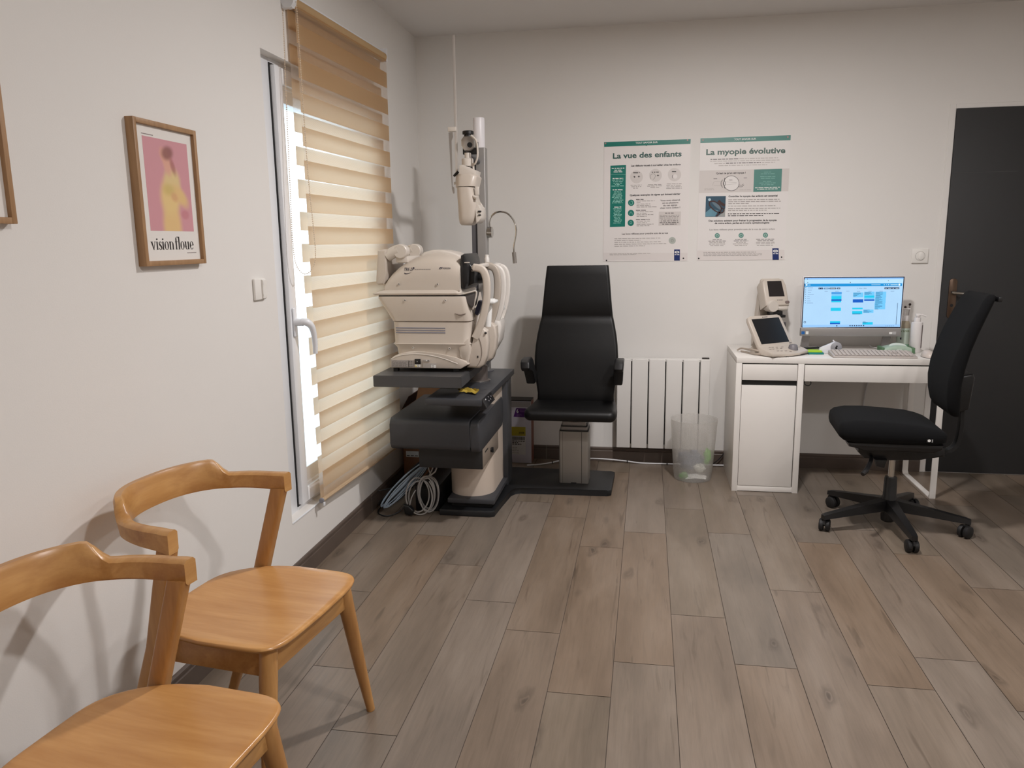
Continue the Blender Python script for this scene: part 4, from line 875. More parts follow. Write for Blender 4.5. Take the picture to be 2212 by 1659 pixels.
# seat cushion: sections along y with a waterfall front
m = MB(); rings = []
for y, hw, z0, z1 in ((-0.352, .205, .466, .486), (-0.345, .228, .455, .499), (-0.325, .240, .449, .508), (-0.29, .245, .447, .510), (-0.20, .243, .450, .500), (-0.10, .236, .452, .494), (0.0, .226, .454, .500), (0.06, .215, .458, .525)):
    hz = (z1 - z0) / 2; rings.append([(CX + a, y, (z0 + z1) / 2 + b - 0.006 * math.cos(a / hw * PI / 2)) for a, b in rrect(hw, hz, hz * .95, 6)])
m.loft(rings); m.build('seat', lea, t, angle=60)
m = MB(); rings = []
for z, hw, yf in ((.475, .214, -.005), (.50, .215, -.012), (.535, .214, -.010), (.57, .219, -.006), (.62, .228, .002), (.68, .234, .012), (.74, .234, .022), (.80, .230, .036), (.86, .222, .052), (.915, .211, .066), (.945, .204, .073), (.957, .201, .0805), (.97, .1995, .079), (1.0, .196, .0745), (1.06, .190, .079), (1.13, .184, .089), (1.19, .178, .098), (1.232, .1735, .105), (1.242, .171, .110)):
    th = .028; rings.append([(CX + .002 + a, yf + th + b + .012 * (abs(a) / hw) ** 2 * -1, z) for a, b in rrect(hw, th, .016, 4)])
m.loft(rings); m.build('backrest', lea, t, angle=60)
for sx, x0 in ((-1, CX - .265), (1, CX + .215)):
    m = MB(); m.prism([(.03, .600), (-.080, .600), (-.125, .686), (-.218, .694), (-.232, .712), (-.222, .742), (-.19, .754), (-.105, .755), (-.070, .735), (-.042, .662), (.03, .658)], 'x', x0, x0 + .050, .009, 3)
    for v in m.bm.verts: v.co.x += sx * max(0, v.co.z - .63) * .09
    m.build('armrest', blackp, t)
    m = MB(); m.tube([(x0 + .025, .0, .630), (CX + sx * .19, .055, .630)], .018, 12); m.build('arm_bracket', blackp, t)

# ================================================================ BOXES ON THE FLOOR
card = M('cardboard', (0.50, 0.33, 0.22), rough=0.8, var=0.08, scale=14)
cardin = M('cardboard_inside', (0.60, 0.43, 0.30), rough=0.8, var=0.08, scale=14)
t = thing('cardboard_box', 'open brown cardboard box behind the instrument stand under the window corner', 'box', (-1.70, 0.13, 0))
bx0, bx1, by0, by1, bh = -1.868, -1.56, -0.07, 0.33, 0.435
m = MB()
for a in ((bx0, bx1, by0, by0 + .005), (bx0, bx1, by1 - .005, by1), (bx0, bx0 + .005, by0 + .005, by1 - .005), (bx1 - .005, bx1, by0 + .005, by1 - .005)): m.box(*a, 0.001, bh)
m.box(bx0, bx1, by0, by1, 0.001, 0.006); m.build('carton', card, t, smooth=False)
m = MB(); m.prism([(bx0, bh), (bx0 + .004, bh), (bx0 + .048, bh + .075), (bx0 + .044, bh + .077)], 'y', by0 + .005, by1 - .005); m.build('flap', M('cardboard_shaded', (0.30, 0.20, 0.15), rough=0.8), t, smooth=False)  # left flap lies in shadow; that shade is put into its darker brown
m = MB(); m.prism([(by0, bh), (by0 + .004, bh), (by0 + .11, bh + .115), (by0 + .107, bh + .118)], 'x', bx0 + .075, bx1 - .02); m.build('flap', cardin, t, smooth=False)
m = MB(); m.prism([(by1, bh), (by1 - .004, bh), (by1 - .05, bh + .12), (by1 - .046, bh + .122)], 'x', bx0 + .03, bx1 - .02); m.build('flap', cardin, t, smooth=False)
m = MB(); m.box(-1.852, -1.775, by0 - .0006, by0, 0.150, 0.185); lb = m.build('label', M('label_white', (0.85, 0.84, 0.82), rough=0.6), t, smooth=False)
m = MB(); 
for k in range(3): m.box(-1.848 + k * .025, -1.83 + k * .025, by0 - .001, by0 - .0005, .156, .160)
m.build('label_print', ink, lb, smooth=False)
t = thing('printed_carton', 'white printed carton with a purple number 6 panel beside the examination chair', 'carton', (-1.24, 0.44, 0))
cx0, cx1, cy0, cy1, chh = -1.335, -1.181, 0.392, 0.498, 0.402
m = MB(); m.box(cx0, cx1, cy0, cy1, 0.001, chh, 0.0015); m.build('carton', M('carton_white', (0.80, 0.79, 0.83), rough=0.5), t)
m = MB(); m.box(cx1 - .0004, cx1 + .0006, cy0 + .002, cy1 - .002, .003, chh - .002); m.build('side_print', M('carton_rust', (0.50, 0.30, 0.24), rough=0.5, var=0.35, scale=25), t, smooth=False)
m = MB(); m.box(cx0 - .001, cx1 + .001, cy0 - .001, cy1, chh - .001, chh + .004); m.build('lid_edge', blackp, t, smooth=False)
yy = cy0 - .0006
def flat(m, pts, dy=0.0): m.bm.faces.new([m.bm.verts.new((x, yy - dy, z)) for x, z in pts])
m = MB(); m.box(cx0 + .004, cx1 - .002, yy, cy0, .362, .397); m.build('top_strip', M('carton_grey', (0.66, 0.65, 0.66), rough=0.5, var=.1, scale=60), t, smooth=False)
m = MB(); flat(m, [(-1.292, .300), (-1.205, .297), (-1.195, .355), (-1.275, .355)], .0003); pp_ = m.build('purple_panel', M('carton_purple', (0.34, 0.13, 0.46), rough=0.45), t, smooth=False, norm=False)
text_mesh('numeral', '6', pw_, pp_, (-1.273, yy - .0008, .326), (1, 0, 0), (0, 0, 1), .022, .013, bold=.03)
m = MB(); 
for k, (w_, z) in enumerate(((.035, .345), (.03, .338), (.028, .331), (.03, .316), (.034, .310), (.022, .304))): m.box(-1.252 if k < 3 else -1.272, (-1.252 if k < 3 else -1.272) + w_, yy - .0009, yy - .0007, z, z + .003)
m.build('panel_text', M('print_lilac', (0.55, 0.38, 0.64), rough=.5), pp_, smooth=False)
m = MB(); flat(m, [(-1.305, .178), (-1.217, .178), (-1.217, .235), (-1.305, .235)], .0003); yl = m.build('yellow_panel', M('carton_yellow', (0.72, 0.66, 0.18), rough=0.5), t, smooth=False, norm=False)
m = MB(); flat(m, [(-1.305, .056), (-1.218, .056), (-1.218, .174), (-1.305, .174)], .0003); wl = m.build('address_label', M('label_pale', (0.84, 0.83, 0.82), rough=0.5), t, smooth=False, norm=False)
m = MB(); rg = random.Random(2); x = -1.302
while x < -1.224: w_ = rg.uniform(.0008, .0028); m.box(x, x + w_, yy - .0008, yy - .0006, .150, .172); x += w_ + rg.uniform(.0008, .002)
x = -1.258
while x < -1.226: w_ = rg.uniform(.0008, .002); m.box(x, x + w_, yy - .0008, yy - .0006, .192, .204); x += w_ + rg.uniform(.0008, .002)
for z, ws in ((.141, 5), (.131, 3), (.121, 4), (.10, 2), (.09, 2), (.08, 3), (.065, 3)):
    x = -1.302
    for k in range(ws): w_ = rg.uniform(.006, .016); m.box(x, x + w_, yy - .0008, yy - .0006, z, z + (.005 if z > .12 else .002)); x += w_ + .004
m.build('barcode', ink, wl, smooth=False)
t = thing('transformer_box', 'low black metal power box on the floor among the coiled cables', 'box', (-1.58, -0.42, 0))
m = MB(); m.box(-1.655, -1.528, -0.545, -0.20, 0.002, 0.135, 0.004); m.build('case', M('black_case', (0.06, 0.062, 0.066), rough=0.45), t)
m = MB(); m.box(-1.652, -1.531, -0.5455, -0.544, 0.120, 0.133); m.build('lid', blackp, t, smooth=False)

# ================================================================ CABLES
grey_c = M('cable_grey', (0.62, 0.61, 0.60), rough=0.45); white_c = M('cable_white', (0.85, 0.85, 0.86), rough=0.4); blu_c = M('cable_blue_grey', (0.62, 0.68, 0.74), rough=0.35); dark_c = M('cable_dark', (0.10, 0.10, 0.11), rough=0.45)
def loop_bundle(name, label, mat, a, b, n, r, spread, seed, grp, flat_=0.35, rad=0.0027):
    """elongated coil between points a and b"""
    rg = random.Random(seed); m = MB(); a, b = Vector(a), Vector(b); d = (b - a); up = Vector((0, 0, 1)); sd = d.cross(up).normalized(); nn_ = sd.cross(d).normalized()
    pts = []
    for k in range(n):
        w = spread * rg.uniform(.12, 1.05); e0, e1 = rg.uniform(-.04, .05), rg.uniform(-.05, .04); off = rg.uniform(-1, 1) * spread * .75
        for q in range(10):
            an = 2 * PI * q / 10
            f = .5 - .5 * math.cos(an); p = a + d * (f * (1 + e1 - e0) + e0) + nn_ * (math.sin(an) * w) + sd * (off + rg.uniform(-.004, .004) + math.sin(an) * w * flat_)
            p.z = max(p.z, rad + .003); pts.append(p)
    m.tube(pts, rad, 7, smooth=3)
    return tag(m.build(name, mat), label, 'cable', grp)
loop_bundle('cable_coil', 'long coil of dark cable leaning against the left wall beside the stand', dark_c, (-1.815, -0.60, .04), (-1.62, -0.44, .235), 10, 0, .050, 3, 'coiled cables under the stand')
loop_bundle('cable_coil', 'long coil of pale blue-grey cable lying over the dark cable coil', blu_c, (-1.80, -0.63, .045), (-1.605, -0.50, .245), 8, 0, .034, 8, 'coiled cables under the stand')
def ring_coil(name, label, mat, c, rx, rz, n, seed, grp, rad=0.004, tail=None, yk=.02):
    rg = random.Random(seed); m = MB(); pts = []
    for k in range(n):
        ax_, az_, dx, dz = rx * rg.uniform(.85, 1.1), rz * rg.uniform(.9, 1.08), rg.uniform(-.012, .012), rg.uniform(-.012, .012)
        for q in range(12):
            a = 2 * PI * q / 12 + PI / 2; pts.append(Vector((c[0] + dx + ax_ * math.cos(a), c[1] + yk * math.sin(a + k) + rg.uniform(-.004, .004), max(rad + .002, c[2] + dz + az_ * math.sin(a)))))
    if tail: pts = [Vector(p) for p in tail] + pts
    m.tube(pts, rad, 7, smooth=3); return tag(m.build(name, mat), label, 'cable', grp)
ring_coil('cable_coil', 'upright ring of grey and white cable in front of the black power box', grey_c, (-1.575, -0.585, .115), .045, .090, 5, 4, 'coiled cables under the stand', .0034, [(-1.55, -.55, .287), (-1.545, -.57, .25)])
ring_coil('cable_coil', 'wide loose loop of grey cable hanging below the cable housing', grey_c, (-1.615, -0.60, .10), .065, .085, 2, 12, 'coiled cables under the stand', .004, [(-1.53, -.56, .287), (-1.53, -.59, .23)])
def cable(name, label, mat, pts, rad=.0035, n=5, grp=None):
    m = MB(); m.tube(pts, rad, 7, smooth=n); return tag(m.build(name, mat), label, 'cable', grp)
cable('cable', 'grey cable dropping from the cable housing toward the coil ring', grey_c, [(-1.585, -.55, .290), (-1.575, -.56, .24), (-1.555, -.575, .19), (-1.545, -.58, .12), (-1.55, -.59, .05)], .0036)
cable('cable', 'thin dark cable arching from the left baseboard to the top of the coil', dark_c, [(-1.868, -.52, .092), (-1.84, -.51, .093), (-1.78, -.50, .11), (-1.70, -.49, .165), (-1.63, -.47, .215), (-1.60, -.44, .235)], .003)
cable('cable', 'grey cable slanting out from under the drawer housing', grey_c, [(-1.675, -.40, .395), (-1.66, -.41, .36), (-1.63, -.42, .325), (-1.60, -.42, .31), (-1.57, -.42, .30)], .0035)
t = thing('power_plug', 'black mains plug with its cord on the floor in front of the coiled cables', 'plug', (-1.665, -.62, 0))
m = MB(); m.prism([(-1.685, .012), (-1.645, .006), (-1.638, .035), (-1.662, .060), (-1.690, .062)], 'y', -.645, -.612, .008, 3); m.build('plug_body', blackp, t)
m = MB(); m.tube([(-1.645, -.63, .02), (-1.625, -.632, .014)], .0024, 8); m.tube([(-1.643, -.62, .028), (-1.624, -.622, .022)], .0024, 8); m.build('pin', chrome, t)
m = MB(); m.tube([(-1.686, -.628, .05), (-1.72, -.64, .02), (-1.77, -.66, .005), (-1.82, -.64, .005), (-1.845, -.59, .006), (-1.835, -.54, .02)], .0032, 7, smooth=5); m.build('cord', dark_c, t)
m = MB(); m.tube([(-1.66, -.63, .058), (-1.65, -.62, .10), (-1.635, -.60, .13)], .003, 7, smooth=4); m.build('cord', grey_c, t)
wc_ = cable('cable', 'white cable run along the floor below the white radiator', white_c, [(-1.20, .330, .006), (-1.12, .36, .006), (-1.05, .41, .007), (-0.98, .455, .012), (-0.80, .478, .022), (-0.62, .48, .014), (-0.50, .468, .006), (-0.35, .47, .006), (-0.20, .472, .006), (-0.05, .470, .008), (0.02, .468, .010)], .0045, 6)
m = MB()
for x, y, z in ((-1.05, .41, .007), (-0.585, .4765, .010), (-0.34, .47, .006)): m.box(x - .003, x + .003, y - .007, y + .007, z - .0055, z + .007)
m.build('cable_tie', blackp, wc_, smooth=False)
cable('cable', 'dark cable rising behind the bin to the desk side', dark_c, [(-0.06, .485, .012), (-0.02, .485, .05), (0.02, .487, .11)], .003)

# ================================================================ DESK
wd = M('desk_white', (0.895, 0.88, 0.86), rough=0.38, var=0.012)
dkgap = M('desk_gap', (0.10, 0.095, 0.09), rough=0.7)
t = thing('desk', 'white office desk with left cupboard and loop metal right leg along the back wall', 'desk', (0.525, 0.25, 0))
m = MB(); m.box(0, 1.05, 0.0, 0.50, 0.7195, 0.750, 0.0012); m.build('desk_top', wd, t)
m = MB(); m.box(0, 0.0305, 0.0, 0.495, 0.0, 0.719, 0.001); m.build('side_panel', wd, t)
m = MB(); m.box(0.3195, 0.350, 0.0, 0.495, 0.0, 0.719, 0.001); m.build('side_panel', wd, t)
m = MB(); m.box(0.0305, 0.3195, 0.0015, 0.495, 0.003, 0.0315, 0.001); m.build('plinth', wd, t)
m = MB(); m.box(0.0305, 0.3195, 0.02, 0.49, 0.0315, 0.7185); m.build('cabinet_inside', dkgap, t, smooth=False)
m = MB(); m.box(0.0335, 0.3160, 0.0005, 0.019, 0.6265, 0.7125, 0.0012); m.build('drawer', wd, t)
m = MB(); m.box(0.0325, 0.3145, 0.0005, 0.019, 0.0345, 0.5975, 0.0012); m.build('cabinet_door', wd, t)
m = MB(); m.box(0.354, 1.018, 0.0005, 0.020, 0.6245, 0.7125, 0.0012); m.build('wide_drawer', wd, t)
m = MB(); m.box(0.350, 1.02, 0.022, 0.45, 0.640, 0.718); m.build('drawer_box', dkgap, t, smooth=False)
# loop leg: flat steel strip
strip = rrect(0.0155, 0.0035, 0.002, 2)
m = MB()
for x0, x1, y0, y1, z0, z1 in ((1.021, 1.052, 0.002, 0.009, 0.0, 0.719), (1.021, 1.052, 0.455, 0.462, 0.0, 0.719), (1.021, 1.052, 0.009, 0.455, 0.0, 0.007), (1.021, 1.052, 0.009, 0.455, 0.712, 0.719)): m.box(x0, x1, y0, y1, z0, z1, 0.001)
m.prism([(.009, .007), (.024, .007), (.009, .022)], 'x', 1.021, 1.052); m.prism([(.455, .007), (.440, .007), (.455, .022)], 'x', 1.021, 1.052); m.build('loop_leg', wd, t)
m = MB(); m.tube([(0.356, .012, .624), (0.360, .010, .606), (0.378, .010, .600), (0.390, .012, .612), (0.388, .02, .626)], .0025, 7, smooth=4); m.build('cable_hook', rubber, t)
cable('cable', 'white cable hanging on the back wall under the desk', white_c, [(0.80, .505, .70), (0.815, .505, .60), (0.80, .506, .48), (0.79, .506, .36)], .004)

# ================================================================ COMPUTER
silver = M('pc_silver', (0.60, 0.585, 0.575), rough=0.38, metal=0.25, var=0.02); pcw = M('pc_white', (0.86, 0.85, 0.87), rough=0.35, var=0.01)
t = thing('computer', 'silver all-in-one computer showing a blue weekly calendar on the white desk', 'computer', (0.648, 0.36, 0.75))
SY = 0.330; a0, a1, z0, z1 = 0.3815, 0.9165, 0.8285, 1.1645
m = MB(); m.box(a0, a1, SY, SY + 0.016, z0 + .045, z1, 0.003); m.box(a0 + .06, a1 - .06, SY + .015, SY + .042, z0 + .05, z1 - .05, .010); m.build('housing', pcw, t)
m = MB(); m.box(a0, a1, SY - 0.001, SY + 0.020, z0, z0 + .0455, 0.002); chin = m.build('chin', silver, t)
m = MB(); m.box(a0 + .0045, a1 - .0045, SY - .0008, SY + .001, z0 + .049, z1 - .004); m.build('bezel', M('bezel_navy', (0.05, 0.06, 0.16), rough=0.3), t, smooth=False)
def emit(name, col, s): return M(name, col, emit=s, rough=0.3)
sx0, sx1, sz0, sz1 = a0 + .009, a1 - .009, z0 + .054, z1 - .009
sy = SY - .0012
ES = 1.0
m = MB(); m.quad((sx0, sy, sz0), (sx1, sy, sz0), (sx1, sy, sz1), (sx0, sy, sz1)); scr = m.build('screen', emit('screen_blue', (0.70, 0.86, 1.0), ES), t, smooth=False)
def bilinear_inverse(TL, TR, BR, BL):
    def f(px, py):
        u = v = .5
        for _ in range(8):
            X = (1 - v) * ((1 - u) * TL[0] + u * TR[0]) + v * ((1 - u) * BL[0] + u * BR[0]); Y = (1 - v) * ((1 - u) * TL[1] + u * TR[1]) + v * ((1 - u) * BL[1] + u * BR[1])
            Xu = (1 - v) * (TR[0] - TL[0]) + v * (BR[0] - BL[0]); Yu = (1 - v) * (TR[1] - TL[1]) + v * (BR[1] - BL[1])
            Xv = (1 - u) * (BL[0] - TL[0]) + u * (BR[0] - TR[0]); Yv = (1 - u) * (BL[1] - TL[1]) + u * (BR[1] - TR[1])
            D = Xu * Yv - Xv * Yu; dx, dy = px - X, py - Y
            u += (dx * Yv - dy * Xv) / D; v += (dy * Xu - dx * Yu) / D
        return u, v
    return f
smap = bilinear_inverse((130, 130), (1780, 132), (1735, 1010), (90, 990))
def spt(px, py, k): u, v = smap(px, py); return (sx0 + (sx1 - sx0) * u, sy - .0002 * k, sz1 - (sz1 - sz0) * v)
def sheet(name, rects, mat, k, parent=scr):
    m = MB()
    for x0, y0, x1, y1 in rects: m.quad(spt(x0, y1, k), spt(x1, y1, k), spt(x1, y0, k), spt(x0, y0, k))
    return m.build(name, mat, parent, smooth=False)
def sheets(name, rects, mat, k):
    for r in rects: sheet(name, [r], mat, k)
sheet('tab_strip', [(135, 130, 1780, 155)], emit('ui_tab', (0.55, 0.75, 0.97), ES), 1); sheet('toolbar', [(120, 155, 1775, 228)], emit('ui_tool', (0.74, 0.90, 1.0), ES), 1)
sheet('title_bar', [(125, 232, 1757, 280)], emit('ui_bar', (0.02, 0.58, 0.86), ES), 1); sheet('taskbar', [(93, 962, 1738, 1006)], emit('ui_task', (0.60, 0.80, 1.0), ES), 1)
sheets('calendar_entry', [(582, 378, 757, 415)], emit('ui_steel', (0.28, 0.62, 0.90), ES), 2)
sheets('calendar_entry', [(948, 390, 1118, 476), (1133, 378, 1305, 510), (1322, 378, 1498, 480), (1315, 480, 1492, 580), (1308, 580, 1486, 690), (1122, 695, 1292, 752), (584, 418, 755, 450)], emit('ui_sky', (0.45, 0.80, 1.0), ES), 2)
sheets('calendar_entry', [(582, 450, 753, 508), (580, 536, 748, 562), (572, 658, 745, 714), (936, 660, 1112, 688), (935, 718, 1106, 752), (936, 752, 1106, 775), (1133, 445, 1305, 482), (1112, 918, 1284, 962), (563, 898, 735, 930)], emit('ui_cyan', (0.08, 0.80, 0.95), ES), 3)
sheets('calendar_entry', [(580, 508, 753, 536), (943, 510, 1118, 568), (1133, 512, 1305, 540), (562, 926, 733, 952)], emit('ui_blue', (0.0, 0.36, 0.78), ES), 4)
sheets('button', [(362, 300, 437, 330), (548, 302, 662, 330), (676, 302, 729, 330), (1468, 304, 1712, 334)], emit('ui_navy', (0.03, 0.17, 0.36), ES), 2)
sheets('button', [(452, 302, 534, 330)], emit('ui_mid', (0.25, 0.48, 0.68), ES), 2)
rg = random.Random(6); ln = []
for x, y, w_ in ((180, 300, 85), (180, 340, 70), (180, 378, 52), (180, 416, 105), (170, 454, 42), (170, 492, 46), (168, 530, 60), (165, 568, 105), (465, 362, 55), (645, 362, 60), (830, 362, 55), (1010, 366, 55), (1200, 366, 55), (1385, 366, 55), (1570, 368, 60)): ln.append((x, y, x + w_, y + 7))
sheet('menu_text', ln, emit('ui_text', (0.50, 0.62, 0.78), ES), 2)
ln = []
for x0, x1, ya, yb, st in ((952, 1112, 395, 470, 15), (1137, 1300, 384, 440, 14), (1325, 1480, 384, 685, 15), (1126, 1280, 700, 750, 13), (1116, 1240, 908, 935, 12), (940, 1100, 757, 774, 14)):
    y = ya
    while y < yb: x = x0 - (y - ya) * .04; ln.append((x, y, x + rg.uniform(.25, .9) * (x1 - x0), y + 6)); y += st
sheet('entry_text', ln, emit('ui_ink', (0.16, 0.40, 0.60), ES), 5)
ln = [(x, 972, x + 20, 990) for x in (668, 893, 930, 968, 1006, 1044, 1080, 1120)] + [(x, 984, x + 10, 993) for x in (1500, 1530, 1556, 1585, 1620)] + [(168, 142, 180, 153), (172, 204, 184, 214), (892, 206, 905, 218), (1526, 179, 1536, 188)] + [(140 - i, 295 + i * 38, 150 - i, 305 + i * 38) for i in range(8)]
sheet('icons', ln, emit('ui_dark', (0.06, 0.16, 0.30), ES), 3)
sheet('text_white', [(143, 238, 172, 265), (185, 248, 225, 256), (1456, 250, 1470, 262), (1494, 250, 1502, 262), (1524, 250, 1544, 262), (1565, 252, 1685, 262), (1250, 252, 1400, 258), (372, 312, 384, 318), (412, 312, 424, 318), (465, 312, 522, 318), (560, 312, 650, 318), (688, 312, 718, 318), (1480, 316, 1505, 322), (1525, 316, 1580, 322), (1600, 316, 1626, 322), (1650, 316, 1700, 322)], emit('ui_white', (0.92, 1.0, 1.0), ES), 6)
m = MB(); c_ = spt(1712, 257, 6); m.disc(c_, .0055, 'y', 20); m.build('avatar', MATS['ui_white'], scr, smooth=False)
m = MB(); c_ = spt(132, 912, 4); m.disc(c_, .0062, 'y', 20, .0038); m.build('chat_button', MATS['ui_navy'], scr, smooth=False)
m = MB(); m.quad(spt(1668, 965, 3), spt(1675, 965, 3), spt(1694, 580, 3), spt(1687, 580, 3)); m.build('scroll_bar', MATS['ui_navy'], scr, smooth=False)
c_ = spt(1075, 322, 4); text_mesh('month_text', '2 - 8 févr. 2025', MATS['ui_dark'], scr, spt(1090, 323, 4), (1, 0, 0), (0, 0, 1), .0045, .050, 'CENTER')
m = MB(); m.box(a0 + .006, a0 + .0235, SY - .0016, SY, z0 + .010, z0 + .027); m.build('sticker', M('sticker_blue', (0.10, 0.38, 0.66), rough=0.35, var=.3, scale=200), chin, smooth=False)
m = MB(); m.box(a0 + .0295, a0 + .044, SY - .0016, SY, z0 + .010, z0 + .027); m.build('sticker', pw_, chin, smooth=False)
m = MB(); m.box(a1 - .062, a1 - .046, SY - .0016, SY, z0 + .014, z0 + .026); m.build('sticker', pw_, chin, smooth=False)
m = MB(); m.box(a1 - .0445, a1 - .026, SY - .0014, SY, z0 + .012, z0 + .028); m.build('sticker', M('sticker_pale', (0.70, 0.69, 0.69), rough=0.4), chin, smooth=False)
for x in (a0 + .018, a1 - .085):
    m = MB(); m.prism([(SY + .004, z0 + .03), (SY + .018, z0 + .03), (SY + .085, .756), (SY + .085, .7505), (SY - .03, .7505), (SY - .03, .756), (SY + .055, .756)], 'x', x, x + .040, .001); m.build('foot', silver, t)

# desk top items
t = thing('keyboard', 'long white keyboard lying in front of the computer', 'keyboard', (0.70, 0.09, 0.75))
kx0, kx1, ky0, ky1 = .497, .915, .022, .150
m = MB(); rings = []
for y, z in ((ky0, .7600), (ky0 + .004, .7635), (ky1 - .004, .7755), (ky1, .773)):
    rings.append((y, z))
m.prism([(ky0, .7515), (ky0 + .002, .7605), (ky1 - .004, .775), (ky1, .772), (ky1, .7515)], 'x', kx0, kx1, .004, 2); m.build('case', M('keyboard_grey', (0.70, 0.67, 0.65), rough=0.45, var=.02), t)
m = MB()
for r_ in range(6):
    y = ky0 + .010 + r_ * .0185; z = .7625 + (y - ky0) * .118; x = kx0 + .012
    for k in range(19):
        if k in (14, 15) and r_ in (2,): x += .0205; continue
        m.box(x, x + .017, y, y + .0145, z - .001, z + .0045, .0015, 1); x += .0205
m.build('keys', M('key_pale', (0.76, 0.73, 0.71), rough=0.5), t)
m = MB(); m.tube([(.60, ky1, .765), (.61, .20, .757), (.72, .23, .756), (.80, .20, .757), (.835, .22, .762), (.84, .27, .762), (.80, .40, .757), (.80, .49, .757)], .0022, 6, smooth=4); m.build('cord', white_c, t)
t = thing('mouse', 'white computer mouse at the right end of the keyboard', 'mouse', (0.985, 0.085, 0.75))
m = MB(); rings = []
for k in range(9):
    a = k / 8; zz_ = .7515 + .034 * math.sin(a * PI / 2); s = math.cos(a * PI / 2) ** .6
    rings.append([(.985 + .031 * s * math.cos(q) , .088 + .056 * s * math.sin(q) + .006 * a, zz_) for q in [2 * PI * i / 24 for i in range(24)]])
m.loft(rings); m.build('shell', M('mouse_white', (0.80, 0.76, 0.73), rough=0.35), t, angle=60)
m = MB(); m.lathe([(.0316, .7502), (.0318, .7525)], (0, 0, 0), 24); m.xf(Matrix.Translation((.985, .088, 0)) @ Matrix.Diagonal((1, 1.79, 1, 1))); m.build('sole', M('sole_grey', (0.35, 0.33, 0.32), rough=.5), t)
t = thing('sticky_note_pads', 'lime and teal sticky note pad beside the dark-screened console', 'notepad', (0.435, 0.165, 0.75))
ry = lambda pts: pts
m = MB(); m.box(.392, .475, .140, .205, .7505, .7600, .001); m.build('teal_pad', M('note_teal', (0.05, 0.48, 0.46), rough=.6, var=.1, scale=120), t)
m = MB(); m.box(.388, .468, .150, .215, .7602, .7685, .001); m.build('lime_pad', M('note_lime', (0.68, 0.84, 0.20), rough=.6, var=.06), t)
t = thing('pen', 'black pen lying behind the sticky notes', 'pen', (.44, .235, .75))
m = MB(); m.tube([(.385, .225, .7725), (.46, .232, .776)], .0055, 10); m.tube([(.46, .232, .776), (.495, .236, .7775)], [.0055, .0045], 10); m.build('barrel', blackp, t)
m = MB(); m.tube([(.495, .236, .7775), (.508, .237, .778)], [.0065, .005], 10); m.tube([(.458, .2315, .776), (.462, .232, .776)], .0062, 10); m.build('cap', rubber, t)
m = MB(); m.box(.385, .515, .226, .262, .7505, .767, .003)
tag(m.build('card_box', M('slate_card', (0.62, 0.60, 0.58), rough=.5)), 'low grey case under the black pen behind the sticky notes', 'case')
t = thing('tape_dispenser', 'small white wedge with a round grey hub between sticky notes and keyboard', 'dispenser', (.52, .225, .75))
m = MB(); m.prism([(.452, .7505), (.535, .7505), (.565, .758), (.575, .780), (.566, .806), (.545, .815), (.525, .810), (.462, .781)], 'y', .180, .205, .004); m.build('body', M('dispenser_white', (0.86, 0.86, 0.88), rough=.35), t)
m = MB(); m.lathe([(.029, .1795), (.029, .175), (.027, .1735), (.001, .1733)], (.545, 0, .786), 32, 'y'); m.build('hub', M('hub_grey', (0.60, 0.60, 0.62), rough=.4), t)
m = MB(); m.box(-.004, .004, .1728, .1734, -.009, .009); m.box(-.0, .008, .1728, .1734, -.009, -.003); m.xf(Matrix.Translation((.5445, 0, .787)) @ Matrix.Rotation(math.radians(25), 4, 'Y')); m.build('slot', rubber, t, smooth=False)
m = MB(); m.tube([(.54, .20, .81), (.532, .205, .822)], .004, 8); m.build('stub', MATS['dispenser_white'], t)
# bottles
t = thing('pump_bottle', 'tall plain white pump bottle at the right end of the desk', 'bottle', (.982, .285, .75))
c0 = (.982, .285, 0); wb = M('bottle_white', (0.86, 0.845, 0.84), rough=.35, var=.01)
m = MB(); m.lathe([(.001, .7505), (.027, .7505), (.0295, .754), (.0295, .908), (.0275, .914), (.016, .918), (.015, .920)], c0, 28); m.build('body', wb, t)
m = MB(); m.lathe([(.0165, .916), (.0165, .938), (.0145, .941), (.008, .9415), (.008, .948)], c0, 20); m.build('collar', wb, t)
m = MB(); m.lathe([(.0125, .946), (.013, .949), (.012, .957)], c0, 16); m.sweep([(.972, .287, .956), (.985, .284, .9575), (1.005, .279, .9545), (1.022, .275, .948)], rrect(.0085, .0042, .003, 2), smooth=3); m.build('pump_head', wb, t)
m = MB()
for k in range(8):
    a, b = math.radians(-52 + k * 6), math.radians(-46 + k * 6)
    r_ = .0299; P = lambda q, z: (c0[0] + r_ * math.cos(q), c0[1] + r_ * math.sin(q), z)
    m.quad(P(a, .775), P(b, .775), P(b, .900), P(a, .900))
m.build('side_label', M('label_taupe', (0.50, 0.46, 0.455), rough=.5), t)
t = thing('pump_bottle', 'clear green-labelled sanitizer pump bottle half hidden behind the white pump bottle', 'bottle', (.952, .425, .75))
c0 = (.958, .425, 0)
m = MB(); m.lathe([(.001, .7505), (.031, .7505), (.033, .754), (.033, .885), (.026, .905), (.016, .912)], c0, 28); m.build('body', M('gel_bottle', (0.62, 0.58, 0.50), rough=.15, var=.03), t)
m = MB(); m.lathe([(.0332, .770), (.0334, .7705), (.0334, .868), (.0332, .8685)], c0, 28, cap=False); gl_ = m.build('label', M('label_green', (0.74, 0.80, 0.75), rough=.5), t)
m = MB(); m.lathe([(.0335, .757), (.0337, .758), (.0337, .776), (.0335, .777)], c0, 28, cap=False); m.build('label_base', M('label_green2', (0.42, 0.62, 0.50), rough=.5), t)
tz = text_mesh('lettering', 'TIZER', M('ink_olive', (0.45, 0.50, 0.34), rough=.5), gl_, (.958, .3915, .848), (1, 0, 0), (0, 0, 1), .0095, .048, 'CENTER', bold=.02)
